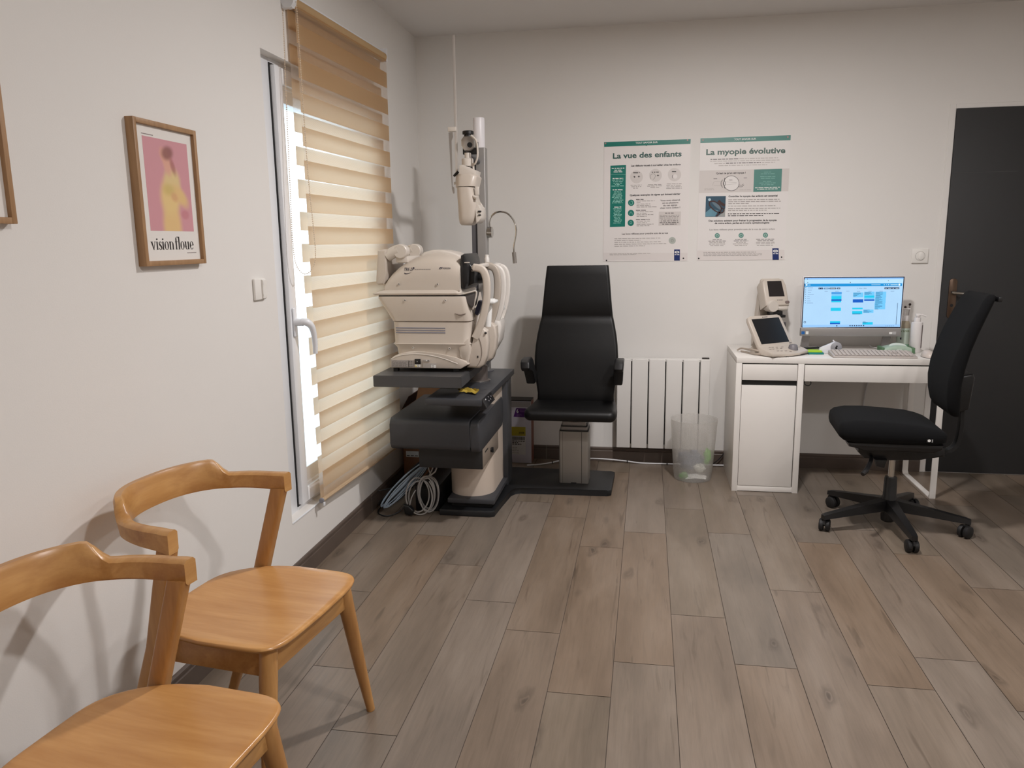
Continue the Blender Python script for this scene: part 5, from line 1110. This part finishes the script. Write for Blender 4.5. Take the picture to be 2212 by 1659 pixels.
for v in tz.data.vertices:
    x = v.co.x + OFF[tz.name].x - c0[0]; v.co.y = c0[1] - math.sqrt(max(1e-6, .0338 ** 2 - x * x)) - OFF[tz.name].y
m = MB(); m.disc((.940, .3963, .81), .007, 'y', 14); m.build('label_emblem', ink_b, gl_, smooth=False)
m = MB(); m.lathe([(.0225, .908), (.0225, .934), (.020, .938), (.006, .940), (.006, .972)], c0, 20); m.sweep([(.930, .425, .974), (.958, .425, .976), (.985, .425, .975)], rrect(.007, .003, .002, 2)); m.build('pump_head', wb, t)
for nm, lb_, p0, p1 in (('ball_tipped_stick', 'taller thin stick with a dark ball tip behind the pump bottles', (.985, .470, .7505), (.995, .470, .997)), ('ball_tipped_stick', 'shorter thin stick with a dark ball tip behind the pump bottles', (.965, .480, .7505), (.975, .480, .980))):
    t = thing(nm, lb_, 'stick', p0, group='ball-tipped sticks')
    m = MB(); m.tube([p0, p1], .0018, 6); m.build('stick', MATS['label_taupe'], t); m = MB(); m.ball(p1, .0075, 10); m.build('ball', M('ball_dark', (0.16, 0.08, 0.07), rough=.4), t)
t = thing('wipes_pack', 'pale green soft pack of wipes lying between keyboard and monitor', 'pack', (.87, .235, .75))
m = MB(); rings = []
for u in [i / 14 for i in range(15)]:
    x = .785 + .17 * u; e = math.sin(PI * min(1, max(0, u * 1.0))) ** .45 if 0 < u < 1 else .15
    hz = .004 + .018 * e; rings.append([(x, .235 + a * (1 - .1 * (1 - e)), .7515 + hz + b) for a, b in rrect(.045, hz, hz * .9, 4)])
m.loft(rings); m.build('pack', M('pack_green', (0.64, 0.72, 0.65), rough=.4, var=.12, scale=60), t)
m = MB(); m.lathe([(.035, 0), (.036, .001), (.034, .005), (.001, .006)], (0, 0, 0), 28); m.xf(Matrix.Translation((.872, .218, .786)) @ Matrix.Rotation(math.radians(28), 4, 'X') @ Matrix.Diagonal((1.3, .9, 1, 1))); m.build('flip_lid', M('lid_pale', (0.80, 0.84, 0.80), rough=.35), t)
m = MB()
for k, x in enumerate((.79, .945)): m.box(x - .008, x + .008, .19, .28, .752, .785, .003)
m.build('crimped_end', M('pack_green_dark', (0.34, 0.47, 0.34), rough=.45, var=.2, scale=80), t)

# refraction console: keypad with a raised dark screen
t = thing('instrument_console', 'cream tilting console with dark square screen and grey dial on the desk', 'console', (.252, .118, .75), math.radians(38), local=True)
def ktop(y): return .018 + max(0, (y + .085)) * .24
m = MB(); front = [(-.137, .0)] + [(-.137 + .274 * k / 12, -.060 - .026 * math.sin(PI * k / 12)) for k in range(13)] + [(.137, .0), (.132, .045), (-.132, .045)]
m.loft([[(x * .98, y * .98, .005) for x, y in front], [(x, y, .010) for x, y in front], [(x, y, ktop(y) - .005) for x, y in front], [(x * .975, y * .975, ktop(y)) for x, y in front]]); m.build('keypad_base', cre, t)
TL_ = Matrix.Translation((0, .040, .046)) @ Matrix.Rotation(math.radians(-33), 4, 'X')
m = MB(); m.prism([(-.130, -.008), (.130, -.008), (.128, .165), (.120, .183), (.104, .191), (-.104, .191), (-.120, .183), (-.128, .165)], 'y', 0, .024, .006, 3, mat=TL_); sc2_ = m.build('screen_housing', cre, t)
m = MB(); m.prism([(-.1055, .016), (.1055, .016), (.1035, .170), (-.1035, .170)], 'y', -.001, .002, mat=TL_); m.build('screen', M('lcd_black', (0.10, 0.095, 0.10), rough=.3), sc2_, smooth=False)
m = MB(); m.prism([(-.020, .176), (-.010, .176), (-.008, .181), (-.018, .181)], 'y', -.0015, .002, mat=TL_); m.prism([(-.005, .1765), (.02, .1765), (.02, .1805), (-.005, .1805)], 'y', -.0015, .002, mat=TL_); m.prism([(.100, .006), (.118, .006), (.118, .010), (.100, .010)], 'y', -.0015, .002, mat=TL_); m.build('maker_mark', pd_, sc2_, smooth=False)
m = MB(); m.prism([(.040, .004), (.135, .004), (.135, .02), (.112, .085), (.095, .085), (.05, .03)], 'x', -.10, .10, .003); m.build('support', cre, t)
m = MB(); m.lathe([(.027, .026), (.0255, .035), (.0215, .053), (.018, .056), (.001, .056)], (.052, -.028, 0), 24); m.build('dial', M('dial_grey', (0.46, 0.45, 0.47), rough=.45), t)
m = MB()
for x, y in ((-.075, .018), (-.055, .018), (-.095, -.006), (-.075, -.006), (-.045, -.006), (-.07, -.034), (-.048, -.040), (-.02, -.044), (-.015, -.005), (.01, .010), (.0, -.058), (.085, .012), (.105, .012), (.1, -.012), (.12, -.012), (-.03, .012)):
    z = ktop(y); m.box(x - .007, x + .007, y - .004, y + .004, z - .001, z + .0018, .001, 1)
m.build('button', M('button_taupe', (0.60, 0.56, 0.53), rough=.5), t)
m = MB(); m.box(-.01, .12, -.080, -.076, .004, .0078); m.box(-.055, -.035, -.080, -.06, .0, .006); m.box(.09, .11, -.06, -.04, .0, .006); m.box(-.10, -.08, .02, .04, 0, .006); m.box(.08, .10, .02, .04, 0, .006); m.build('foot', rubber, t, smooth=False)
m = MB(); m.tube([(-.125, .03, .022), (-.140, .07, .030), (-.13, .13, .026), (-.115, .19, .022), (-.118, .215, .010)], .005, 8, smooth=4); m.tube([(-.13, .02, .012), (-.14, .06, .008), (-.125, .12, .007), (-.115, .19, .007)], .0045, 8, smooth=4); m.build('cord', M('cord_beige', (0.66, 0.61, 0.56), rough=.5), t)
# lensmeter
t = thing('lensmeter', 'cream lensmeter with small dark screen behind the console on the desk', 'lensmeter', (.235, .40, .75), math.radians(18), local=True)
m = MB(); m.prism([(.085, .004), (.09, .06), (.052, .15), (.048, .26), (.020, .345), (.028, .388), (.045, .398), (.055, .392), (.075, .30), (.098, .20), (.11, .06), (.11, .004)], 'x', -.062, .062, .010, 3); m.build('arm', cre, t, angle=50)
m = MB(); m.box(-.075, .075, -.09, .11, .001, .075, .012, 3); m.build('base', cre, t)
TH = Matrix.Translation((0, -.055, .262)) @ Matrix.Rotation(math.radians(-24), 4, 'X')
m = MB(); m.prism([(-.070, -.012), (.072, -.012), (.072, .11), (.060, .150), (-.055, .150), (-.070, .13)], 'y', 0, .085, .010, 3, mat=TH); hd = m.build('head', cre, t, angle=50)
m = MB(); m.prism([(-.043, .042), (.050, .042), (.044, .136), (-.042, .136)], 'y', -.001, .002, mat=TH); m.build('screen', M('lcd_brown', (0.14, 0.12, 0.12), rough=.3), hd, smooth=False)
m = MB(); m.prism([(.0, .018), (.008, .018), (.010, .022), (.002, .022)], 'y', -.0012, .002, mat=TH); m.prism([(.012, .0185), (.035, .0185), (.035, .0215), (.012, .0215)], 'y', -.0012, .002, mat=TH); m.build('maker_mark', pd_, hd, smooth=False)
m = MB(); m.prism(rrect(.013, .008, .006, 3, .060, .006), 'y', -.004, .004, .002, mat=TH); m.build('side_button', M('button_brown', (0.46, 0.40, 0.38), rough=.4), hd)
m = MB(); m.prism([(-.01, .245), (.065, .245), (.065, .222), (.0, .222)], 'y', -.062, .03, .008, 2); m.lathe([(.03, -.068), (.034, -.06), (.034, .0)], (-.028, 0, .246), 24, 'y'); m.build('nose', cre2, t, angle=50)
m = MB(); m.box(-.022, .036, -.055, .03, .192, .218, .004); m.box(.0, .052, -.06, .0, .180, .196, .003); m.lathe([(.012, .165), (.010, .19)], (.005, -.03, 0), 16); m.build('lens_stage', blackp, t)
m = MB(); m.box(-.055, .05, .02, .08, .168, .180, .003); m.build('lens_table', MATS['drum_brown'], t)
m = MB(); m.box(.03, .085, -.005, .010, .095, .148, .003); m.build('side_plate', M('plate_slate', (0.42, 0.41, 0.43), rough=.45), t)

# ================================================================ OFFICE CHAIR
fab = M('black_fabric', (0.045, 0.048, 0.056), rough=0.95, var=0.15, scale=300, bump=0.25, bscale=900, spec=0.25)
t = thing('office_chair', 'black fabric swivel office chair with five-star base at the desk', 'chair', (.683, -.455, 0), math.radians(-4), local=True)
for k in range(5):
    a = math.radians(60 + 72 * k); ca, sa = math.cos(a), math.sin(a); R_ = Matrix.Rotation(a, 4, 'Z')
    m = MB(); m.loft([[(.02, y, z) for y, z in ((-.026, .088), (.026, .088), (.024, .142), (-.024, .142))], [(.18, y, z) for y, z in ((-.022, .078), (.022, .078), (.018, .115), (-.018, .115))], [(.325, y, z) for y, z in ((-.017, .066), (.017, .066), (.014, .090), (-.014, .090))], [(.345, y, z) for y, z in ((-.014, .064), (.014, .064), (.012, .084), (-.012, .084))]])
    m.xf(R_); arm = m.build('base_arm', blackp, t)
    m = MB()
    for s in (-1, 1): m.lathe([(.010, s * .004), (.0275, s * .005), (.029, s * .009), (.029, s * .021), (.024, s * .025), (.001, s * .026)], (.318, 0, .0292), 24, 'y')
    m.tube([(.335, 0, .03), (.335, 0, .072)], .007, 8); m.prism([(.318, .034), (.350, .040), (.345, .058), (.325, .064), (.305, .058)], 'y', -.0045, .0045); m.xf(R_ if k % 2 else R_ @ Matrix.Translation((.335, 0, 0)) @ Matrix.Rotation(.9, 4, 'Z') @ Matrix.Translation((-.335, 0, 0))); m.build('caster', rubber, arm)
m = MB(); m.lathe([(.024, .028), (.031, .034), (.033, .06), (.033, .15), (.030, .155), (.028, .245), (.026, .250)], (0, 0, 0), 28); m.build('hub', blackp, t)
m = MB(); m.lathe([(.0145, .245), (.0145, .375)], (0, 0, 0), 20); m.build('gas_lift', chrome, t)
m = MB(); m.prism([(-.17, .385), (-.14, .355), (-.05, .352), (.10, .362), (.20, .380), (.20, .425), (-.17, .425)], 'y', -.085, .085, .010, 2); m.prism([(-.10, .36), (-.09, .325), (-.055, .318), (-.045, .36)], 'y', -.11, -.07, .008, 2); m.build('mechanism', blackp, t)
m = MB(); m.tube([(-.11, -.09, .365), (-.13, -.16, .355), (-.155, -.22, .338), (-.175, -.245, .325)], [.009, .010, .012, .010], 10, smooth=3); m.build('lever', blackp, t)
m = MB(); rings = []
for x, hy, zb, zt in ((-.272, .15, .490, .518), (-.266, .175, .472, .534), (-.248, .193, .458, .547), (-.20, .206, .450, .556), (-.12, .212, .452, .557), (-.02, .214, .455, .551), (.07, .212, .456, .544), (.12, .205, .457, .534), (.155, .192, .460, .522), (.178, .168, .466, .508), (.186, .145, .474, .498)):
    hz = (zt - zb) / 2; rings.append([(x, a, (zt + zb) / 2 + b) for a, b in rrect(hy, hz, hz * .93, 6)])
m.loft(rings); seat_ = m.build('seat', fab, t, angle=70)
m = MB(); m.prism([(-.235, .452), (-.225, .430), (-.16, .418), (.13, .415), (.165, .432), (.17, .456)], 'y', -.17, .17, .012, 2); m.build('seat_shell', blackp, t)
m = MB(); m.quad((.084, -.2145, .478), (.112, -.2145, .478), (.112, -.2145, .494), (.084, -.2145, .494)); lb_ = m.build('label_tag', rubber, seat_, smooth=False)
m = MB(); m.disc((.094, -.2150, .486), .0062, 'y', 16, .0018); m.disc((.094, -.2150, .486), .0013, 'y', 8); m.box(.1055, .1070, -.2152, -.2149, .479, .492); m.build('tag_print', pw_, lb_, smooth=False)
m = MB(); m.sweep([(.08, 0, .400), (.18, 0, .385), (.235, 0, .392), (.268, 0, .430), (.278, 0, .52), (.272, 0, .62), (.268, 0, .70)], rrect(.030, .0085, .006, 3), up=(0, 1, 0), smooth=4, scales=[(.35, 2.6)] * 7); m.build('back_bar', M('matte_black', (0.05, 0.05, 0.054), rough=.6), t)
m = MB(); m.prism([(.248, .585), (.292, .600), (.305, .745), (.295, .765), (.240, .755)], 'y', -.055, .055, .012, 3); m.build('height_housing', blackp, t)
m = MB(); rings = []
for z, x, hy, th in ((.578, .240, .120, .010), (.588, .228, .143, .020), (.615, .216, .158, .026), (.67, .208, .170, .029), (.73, .206, .177, .030), (.80, .213, .179, .030), (.88, .231, .177, .029), (.96, .257, .173, .028), (1.04, .288, .168, .026), (1.10, .313, .162, .024), (1.120, .322, .155, .018), (1.127, .326, .140, .008)):
    rings.append([(x + .010 * (abs(a) / hy) ** 2 * -1.8 + b, a, z) for b, a in [(q[1], q[0]) for q in rrect(hy, th, th * .85, 5)]])
m.loft(rings); m.build('backrest', fab, t, angle=70)
m = MB(); m.box(.333, .350, -.150, .150, 1.095, 1.118, .004); m.build('back_rim', blackp, t)

# ================================================================ POSTERS
pap = M('poster_paper', (0.905, 0.885, 0.875), rough=0.28, var=0.006); pap2 = M('poster_paper_right', (0.90, 0.885, 0.875), rough=0.35, var=0.006)
teal = M('print_teal', (0.05, 0.46, 0.41), rough=0.28, var=0.02); teal2 = M('print_sage', (0.32, 0.535, 0.50), rough=0.32, var=0.02)
dteal = M('ink_teal', (0.10, 0.31, 0.28), rough=0.4); dteal2 = M('ink_sage', (0.32, 0.42, 0.39), rough=0.4)
pale = M('print_shade', (0.83, 0.805, 0.79), rough=0.4, var=.01); faint = M('ink_faint', (0.63, 0.605, 0.59), rough=.5); soft = M('ink_soft', (0.40, 0.375, 0.37), rough=.5); mint = M('ink_mint', (0.62, 0.84, 0.79), rough=.5)
navy = M('print_navy', (0.06, 0.16, 0.40), rough=.35, var=.02); pwh = M('print_bright', (0.92, 0.92, 0.91), rough=.4)
class Sheet:
    """a flat poster on the back wall; layout units are those of its printed page"""
    def __init__(s, root, x0, x1, z0, z1, corners): s.t = root; s.f = bilinear_inverse(*corners); s.b = (x0, x1, z0, z1); s.n = 0
    def P(s, px, py, k=1): u, v = s.f(px, py); x0, x1, z0, z1 = s.b; return (x0 + (x1 - x0) * u, YB - .0022 - .00022 * k, z1 - (z1 - z0) * v)
    def poly(s, name, polys, mat, k=1, parent=None):
        m = MB()
        for p in polys: m.bm.faces.new([m.bm.verts.new(s.P(a, b, k)) for a, b in p])
        return m.build(name, mat, parent or s.t, smooth=False, norm=False)
    def rects(s, name, rs, mat, k=1, parent=None): return s.poly(name, [[(a, d), (c, d), (c, b), (a, b)] for a, b, c, d in rs], mat, k, parent)
    def circ(s, name, cs, mat, k=1, parent=None, n=24):
        for x, y, r in cs: o = s.poly(name, [[(x + r * math.cos(2 * PI * i / n), y + r * math.sin(2 * PI * i / n)) for i in range(n)]], mat, k, parent)
        return o
    def text(s, name, body, x0, x1, yl, yr, h, mat, k=2, bold=.0, parent=None):
        a, b = Vector(s.P(x0, yl, k)), Vector(s.P(x1, yr, k)); hz = (s.P(x0, yl - h, k)[2] - a.z)
        return text_mesh(name, body, mat, parent or s.t, a, b - a, (0, 0, 1), hz, (b - a).length, bold=bold)
    def line(s, name, pts, w, mat, k=2, parent=None, closed=False):
        V = [Vector((a, b, 0)) for a, b in pts]; V, _ = catmull(V, [1] * len(V), 5) if len(V) > 2 else (V, 0); q = []
        for a, b in zip(V, V[1:]):
            d = (b - a).normalized(); nn = Vector((-d.y, d.x, 0)) * w / 2; q.append([tuple((a + nn).xy), tuple((b + nn).xy), tuple((b - nn).xy), tuple((a - nn).xy)])
        return s.poly(name, q, mat, k, parent)
    def words(s, name, lines, mat, h=8, k=2, parent=None, seed=1):
        rg = random.Random(seed); rs = []
        for x0, x1, y, sl in lines:
            x = x0
            while x < x1 - 6:
                w_ = min(rg.uniform(14, 62), x1 - x); yy_ = y + sl * (x - x0); rs.append((x, yy_ - h, x + w_, yy_)); x += w_ + 9
        return s.rects(name, rs, mat, k, parent)
t = thing('poster', 'poster with bright teal header and side column titled La vue des enfants', 'poster', (-.5, YB, 1.25), group='eye care posters on the back wall')
m = MB(); m.box(-.748, -.248, YB - .0021, YB - .0003, 1.2515, 1.9505); m.build('paper', pap, t, smooth=False)
A = Sheet(t, -.748, -.248, 1.2515, 1.9505, ((85, 155), (1113, 112), (1085, 1568), (65, 1580)))
S1 = -.042
hb = A.poly('header_band', [[(86, 212), (1110, 169), (1113, 113), (85, 157)]], teal); A.text('header_text', 'TOUT SAVOIR SUR', 462, 725, 172, 162, 20, pwh, 2, .02, hb)
A.poly('header_pointer', [[(575, 188), (590, 198), (606, 187)]], teal, 1, hb); A.circ('pin', [(103, 172, 9), (1076, 126, 9)], M('pin_pink', (0.72, 0.50, 0.50), rough=.4), 3, hb)
A.text('title', 'La vue des enfants', 185, 1002, 347, 314, 62, dteal, 2, .028)
sc_ = A.poly('side_column', [[(150, 1160), (334, 1153), (348, 421), (160, 430)]], teal); A.words('column_text', [(176, 328, 467, -.03), (208, 292, 488, -.03), (198, 303, 508, -.03), (186, 314, 586, -.03), (186, 312, 720, -.03), (205, 290, 925, -.03)], pwh, 10, 3, sc_, 4)
A.words('column_small_text', [(180, 318, 604 + 0, -.03), (190, 308, 622, -.03), (196, 300, 640, -.03), (214, 280, 656, -.03), (172, 322, 674, -.03)] + [(205 - (i * 7) % 30, 285 + (i * 11) % 34, 742 + i * 16.5, -.03) for i in range(9)] + [(190 + (i * 9) % 22, 300 - (i * 7) % 26, 944 + i * 17, -.03) for i in range(11)], mint, 7, 3, sc_, 9); A.rects('column_rule', [(164, 533, 344, 535)], mint, 3, sc_)
A.text('heading', 'Les défauts visuels à surveiller chez les enfants', 407, 996, 440, 419, 20, ink, 2, .03)
A.circ('grey_disc', [(474, 560, 76), (700, 540, 76), (925, 530, 78)], pale, 1)
A.words('caption', [(434, 512, 517, -.03), (655, 740, 508, -.03), (895, 952, 500, -.03)], ink, 10, 3, None, 2)
A.circ('drawn_eyes', [(450, 561, 8), (502, 557, 8), (730, 543, 8)], ink, 3, None, 12); A.line('drawn_eyes', [(430, 560), (446, 551), (460, 560)], 3, ink, 3); A.line('drawn_eyes', [(488, 556), (502, 548), (516, 556)], 3, ink, 3); A.line('drawn_eyes', [(714, 542), (730, 534), (745, 542)], 3, ink, 3)
A.line('drawn_hand', [(646, 585), (640, 545), (660, 525), (685, 522), (698, 545), (688, 575), (670, 590)], 3, soft, 3); A.line('drawn_head', [(905, 535), (900, 555), (905, 575)], 5, soft, 3); A.circ('drawn_ball', [(933, 552, 26)], pap, 2)
A.words('body_text', [(403, 536, 662, -.03), (412, 530, 680, -.03), (432, 505, 697, -.03), (612, 770, 655, -.03), (602, 785, 672, -.03), (640, 748, 689, -.03), (835, 1010, 645, -.03), (830, 1010, 662, -.03), (832, 1008, 680, -.03), (828, 1012, 697, -.02)], faint, 7, 2, None, 3)
A.text('heading', 'Quelques exemples de signes qui doivent alerter', 393, 996, 787, 767, 20, ink, 2, .03)
dc = A.circ('teal_disc', [(409, 867, 38), (407, 990, 38), (404, 1108, 38)], teal, 1)
A.line('disc_icon', [(392, 862), (398, 885), (418, 888), (428, 868), (420, 848), (405, 850)], 4, mint, 3, dc); A.line('disc_icon', [(390, 1008), (398, 985), (407, 975), (418, 985), (424, 1008)], 4, mint, 3, dc); A.line('disc_icon', [(394, 1100), (404, 1088), (416, 1100), (412, 1116), (397, 1116), (394, 1100)], 4, mint, 3, dc)
A.words('item_heading', [(468, 558, 832, -.02), (466, 592, 961, -.02), (466, 632, 1073, -.02)], soft, 9, 2, None, 5)
A.words('item_text', [(475, 690, 849, -.02), (475, 535, 867, -.02), (475, 640, 885, -.02), (475, 640, 903, -.02), (475, 714, 921, -.02), (475, 672, 978, -.02), (475, 602, 996, -.02), (475, 676, 1014, -.02), (475, 596, 1033, -.02), (475, 634, 1091, -.02), (475, 600, 1110, -.02), (475, 680, 1128, -.02), (475, 628, 1147, -.02)], faint, 7, 2, None, 6)
for i, s_ in enumerate(('Vous avez observé', 'un ou plusieurs', 'de ces signes', 'chez votre enfant ?')): A.text('question', s_, (760, 782, 792, 755)[i], (993, 970, 958, 995)[i], 847 + i * 30, 839 + i * 30, 19, soft, 2, .025)
bx_ = A.poly('grey_box', [[(738, 1140), (1000, 1135), (1005, 968), (742, 972)]], pale); A.words('box_text', [(815, 918, 993, -.01), (765, 970, 1088, -.02), (752, 982, 1108, -.02), (782, 952, 1126, -.01)], soft, 9, 3, bx_, 7); A.words('box_text', [(752, 985, 1018, -.01), (752, 980, 1034, -.01), (752, 985, 1052, -.01), (765, 970, 1068, -.01)], faint, 7, 3, bx_, 8)
A.text('heading', 'Les bons réflexes pour prendre soin de sa vue', 294, 850, 1251, 1237, 19, soft, 2, .025)
A.words('advice_text', [(205, 765, 1304, -.02), (205, 522, 1325, -.02), (205, 765, 1348, -.02), (205, 845, 1372, -.02), (205, 578, 1395, -.02)], faint, 7, 2, None, 11); bb = A.circ('bulb_disc', [(903, 1319, 42)], M('print_mist', (0.70, 0.72, 0.69), rough=.4), 1); A.line('bulb_drawing', [(897, 1336), (890, 1315), (903, 1304), (916, 1315), (909, 1336)], 3, soft, 3, bb)
A.rects('footer_band', [(68, 1470, 1085, 1560)], M('print_foot', (0.875, 0.85, 0.838), rough=.4, var=.01), 0); A.words('footnote', [(145, 650, 1489, -.025), (145, 470, 1500, -.025)], faint, 5, 2, None, 12)
def eye_logo(Sh, x0, y0, x1, y1):
    lg = Sh.rects('logo', [(x0, y0, x1, y1)], navy, 2); w_, h_ = x1 - x0, y1 - y0; cx, cy = (x0 + x1) / 2, y0 + .24 * h_
    Sh.poly('logo_eye', [[(cx + .40 * w_ * math.cos(a), cy + .125 * h_ * math.sin(a)) for a in [2 * PI * k / 20 for k in range(20)]]], pwh, 3, lg); Sh.line('logo_pupil', [(cx + .15 * w_, cy - 6), (cx, cy - 13), (cx - .15 * w_, cy), (cx, cy + 13), (cx + .15 * w_, cy + 6), (cx + .02 * w_, cy + 1)], 5, navy, 4, lg); Sh.words('logo_word', [(x0 + 8, x1 - 8, y0 + .50 * h_, 0)], pwh, 10, 3, lg)
eye_logo(A, 926, 1428, 995, 1564)
A.circ('pin', [(107, 1565, 9.5), (1037, 1536, 9.5)], rubber, 5)
t = thing('poster', 'poster with sage green header and eye diagram titled La myopie évolutive', 'poster', (.055, YB, 1.25), group='eye care posters on the back wall')
m = MB(); m.box(-.194, .306, YB - .0021, YB - .0003, 1.2535, 1.9525); m.build('paper', pap2, t, smooth=False)
B = Sheet(t, -.194, .306, 1.2535, 1.9525, ((135, 103), (1213, 83), (1112, 1560), (72, 1562)))
hb = B.poly('header_band', [[(135, 159), (1209, 142), (1213, 84), (137, 104)]], teal2); B.text('header_text', 'TOUT SAVOIR SUR', 540, 803, 132, 128, 20, pwh, 2, .02, hb); B.poly('header_pointer', [[(655, 150), (668, 158), (682, 149)]], teal2, 1, hb); B.circ('pin', [(167, 124, 9), (1178, 104, 10)], MATS['pin_pink'], 3, hb)
B.text('title', 'La myopie évolutive', 198, 1140, 297, 288, 64, dteal2, 2, .03)
B.words('intro_text', [(255, 592, 356, -.01), (440, 858, 404, -.01)], soft, 9, 2, None, 21); B.words('intro_text', [(600, 1060, 352, -.01), (248, 1076, 378, -.005), (300, 428, 406, -.01), (870, 1024, 400, -.01), (352, 930, 430, -.005)], M('ink_ghost', (0.745, 0.72, 0.705), rough=.5), 8, 2, None, 22)
bd = B.poly('diagram_band', [[(110, 746), (1172, 738), (1190, 470), (122, 482)]], pale); B.text('heading', "Qu'est ce qu'un œil myope ?", 320, 674, 526, 522, 20, ink, 2, .03, bd)
N_ = 36; B.poly('eyeball', [[(502 + 92 * math.cos(2 * PI * i / N_), 636 + 88 * math.sin(2 * PI * i / N_)) for i in range(N_)]], pap2, 2, bd); B.line('eyeball_outline', [(502 + 92 * math.cos(2 * PI * i / 18), 636 + 88 * math.sin(2 * PI * i / 18)) for i in range(19)], 5, ink, 3, bd)
B.line('cornea', [(398, 592), (380, 620), (380, 655), (396, 685)], 5, ink, 3, bd); B.line('lens', [(420, 600), (430, 636), (418, 668), (405, 636), (420, 600)], 5, ink, 3, bd); B.line('ligament', [(425, 572), (418, 602)], 6, ink, 3, bd); B.line('ligament', [(416, 668), (424, 696)], 6, ink, 3, bd); B.line('optic_nerve', [(588, 655), (625, 660), (645, 645)], 4, ink, 3, bd); B.line('optic_nerve', [(582, 676), (625, 678), (652, 656)], 4, ink, 3, bd)
B.line('light_beam', [(275, 660), (300, 616), (400, 616), (565, 630)], 2, faint, 3, bd); B.line('light_beam', [(290, 664), (400, 656), (565, 642)], 2, faint, 3, bd); B.words('diagram_text', [(288, 332, 582, 0), (475, 514, 600, 0), (650, 688, 578, 0)], soft, 6, 3, bd, 23); B.words('diagram_text', [(176, 295, 700, 0), (176, 295, 713, 0), (600, 740, 718, 0)], MATS['ink_ghost'], 6, 3, bd, 24)
bx_ = B.poly('teal_box', [[(761, 741), (1089, 739), (1105, 473), (776, 478)]], teal2, 2); B.words('box_text', [(782, 1076, 697, -.01), (808, 1048, 715, -.01)], pwh, 9, 3, bx_, 25); B.words('box_text', [(892, 988, 512, 0), (855, 1018, 533, 0), (846, 1024, 566, 0), (852, 1020, 586, 0), (878, 980, 621, 0), (835, 1026, 641, 0), (855, 1000, 662, 0)], M('ink_sea', (0.50, 0.70, 0.66), rough=.5), 7, 3, bx_, 26)
ph_ = B.poly('photo', [[(182, 1032), (420, 1032), (433, 786), (194, 786)]], M('photo_blue', (0.16, 0.30, 0.38), rough=.35, var=.75, scale=4), 2)
B.poly('photo_pale', [[(185, 1028), (300, 1028), (340, 960), (250, 930), (188, 980)]], M('photo_mist', (0.38, 0.56, 0.63), rough=.35, var=.3, scale=9), 3, ph_); B.poly('photo_pale', [[(330, 1030), (420, 1030), (425, 930), (385, 990)]], M('photo_grey', (0.62, 0.63, 0.62), rough=.35), 3, ph_)
B.poly('photo_lens', [[(325 + (64 * math.cos(a) * .9 - 32 * math.sin(a) * -.3), 900 + (64 * math.cos(a) * .62 + 32 * math.sin(a))) for a in [2 * PI * k / 20 for k in range(20)]]], M('photo_lens', (0.42, 0.50, 0.55), rough=.2), 4, ph_)
br = M('photo_brown', (0.24, 0.13, 0.12), rough=.35); B.line('photo_rim', [(240, 850), (235, 890), (280, 945), (340, 980), (385, 985), (408, 960), (402, 935), (380, 930)], 15, br, 5, ph_); B.line('photo_rim', [(240, 850), (290, 848), (345, 880), (378, 935), (350, 990), (315, 1030)], 15, br, 5, ph_); B.line('photo_rim', [(345, 840), (370, 870), (420, 900)], 34, br, 5, ph_); B.circ('photo_glint', [(237, 827, 17)], M('photo_glint', (0.70, 0.80, 0.85), rough=.3), 5, ph_)
B.text('heading', 'Contrôler la myopie des enfants est essentiel', 464, 1044, 801, 798, 20, ink, 2, .03)
B.words('body_text', [(462, 1082, 836, 0), (462, 1082, 859, 0), (462, 716, 881, 0), (460, 1018, 911, 0), (458, 1076, 942, 0), (458, 915, 964, 0)], faint, 8, 2, None, 27); B.words('bold_text', [(454, 1074, 1005, 0), (454, 872, 1029, 0)], ink, 10, 2, None, 28)
B.text('heading', 'Des solutions existent pour freiner la progression de la myopie', 222, 1026, 1090, 1090, 20, ink, 2, .03); B.text('heading', 'de votre enfant, parlez-en à votre ophtalmologiste', 294, 942, 1119, 1119, 20, ink, 2, .03)
B.text('heading', 'Les bons réflexes pour prendre soin de la vue de votre enfant', 229, 1006, 1196, 1195, 18, soft, 2, .0)
dc = B.circ('sage_disc', [(323, 1260, 30), (608, 1260, 30), (895, 1260, 30)], teal2, 1); B.circ('disc_icon', [(323, 1260, 20), (608, 1260, 20), (895, 1260, 20)], M('print_pale_sage', (0.60, 0.73, 0.68), rough=.4), 3, dc); B.circ('disc_icon', [(323, 1264, 9), (608, 1262, 10), (895, 1260, 8)], teal2, 4, dc)
B.words('item_text', [(268, 375, 1312, 0), (218, 425, 1330, 0), (535, 680, 1312, 0), (520, 690, 1330, 0), (785, 1000, 1312, 0), (800, 985, 1330, 0)], soft, 6, 2, None, 29); B.words('item_text', [(228, 412, 1350, 0), (225, 416, 1367, 0), (238, 396, 1385, 0), (548, 660, 1350, 0), (508, 694, 1367, 0), (528, 676, 1385, 0), (782, 1000, 1350, 0), (784, 998, 1367, 0), (792, 980, 1385, 0)], faint, 7, 2, None, 30)
B.rects('footer_band', [(78, 1440, 1112, 1560)], MATS['print_foot'], 0); B.words('footnote', [(155, 780, 1467, 0)], faint, 6, 2, None, 31); B.words('footnote', [(155, 850, 1484, .005), (155, 850, 1496, .005), (155, 800, 1508, .002)], faint, 5, 2, None, 32)
eye_logo(B, 972, 1420, 1046, 1560)
B.circ('pin', [(97, 1537, 9.5), (1078, 1528, 9.5)], rubber, 5)
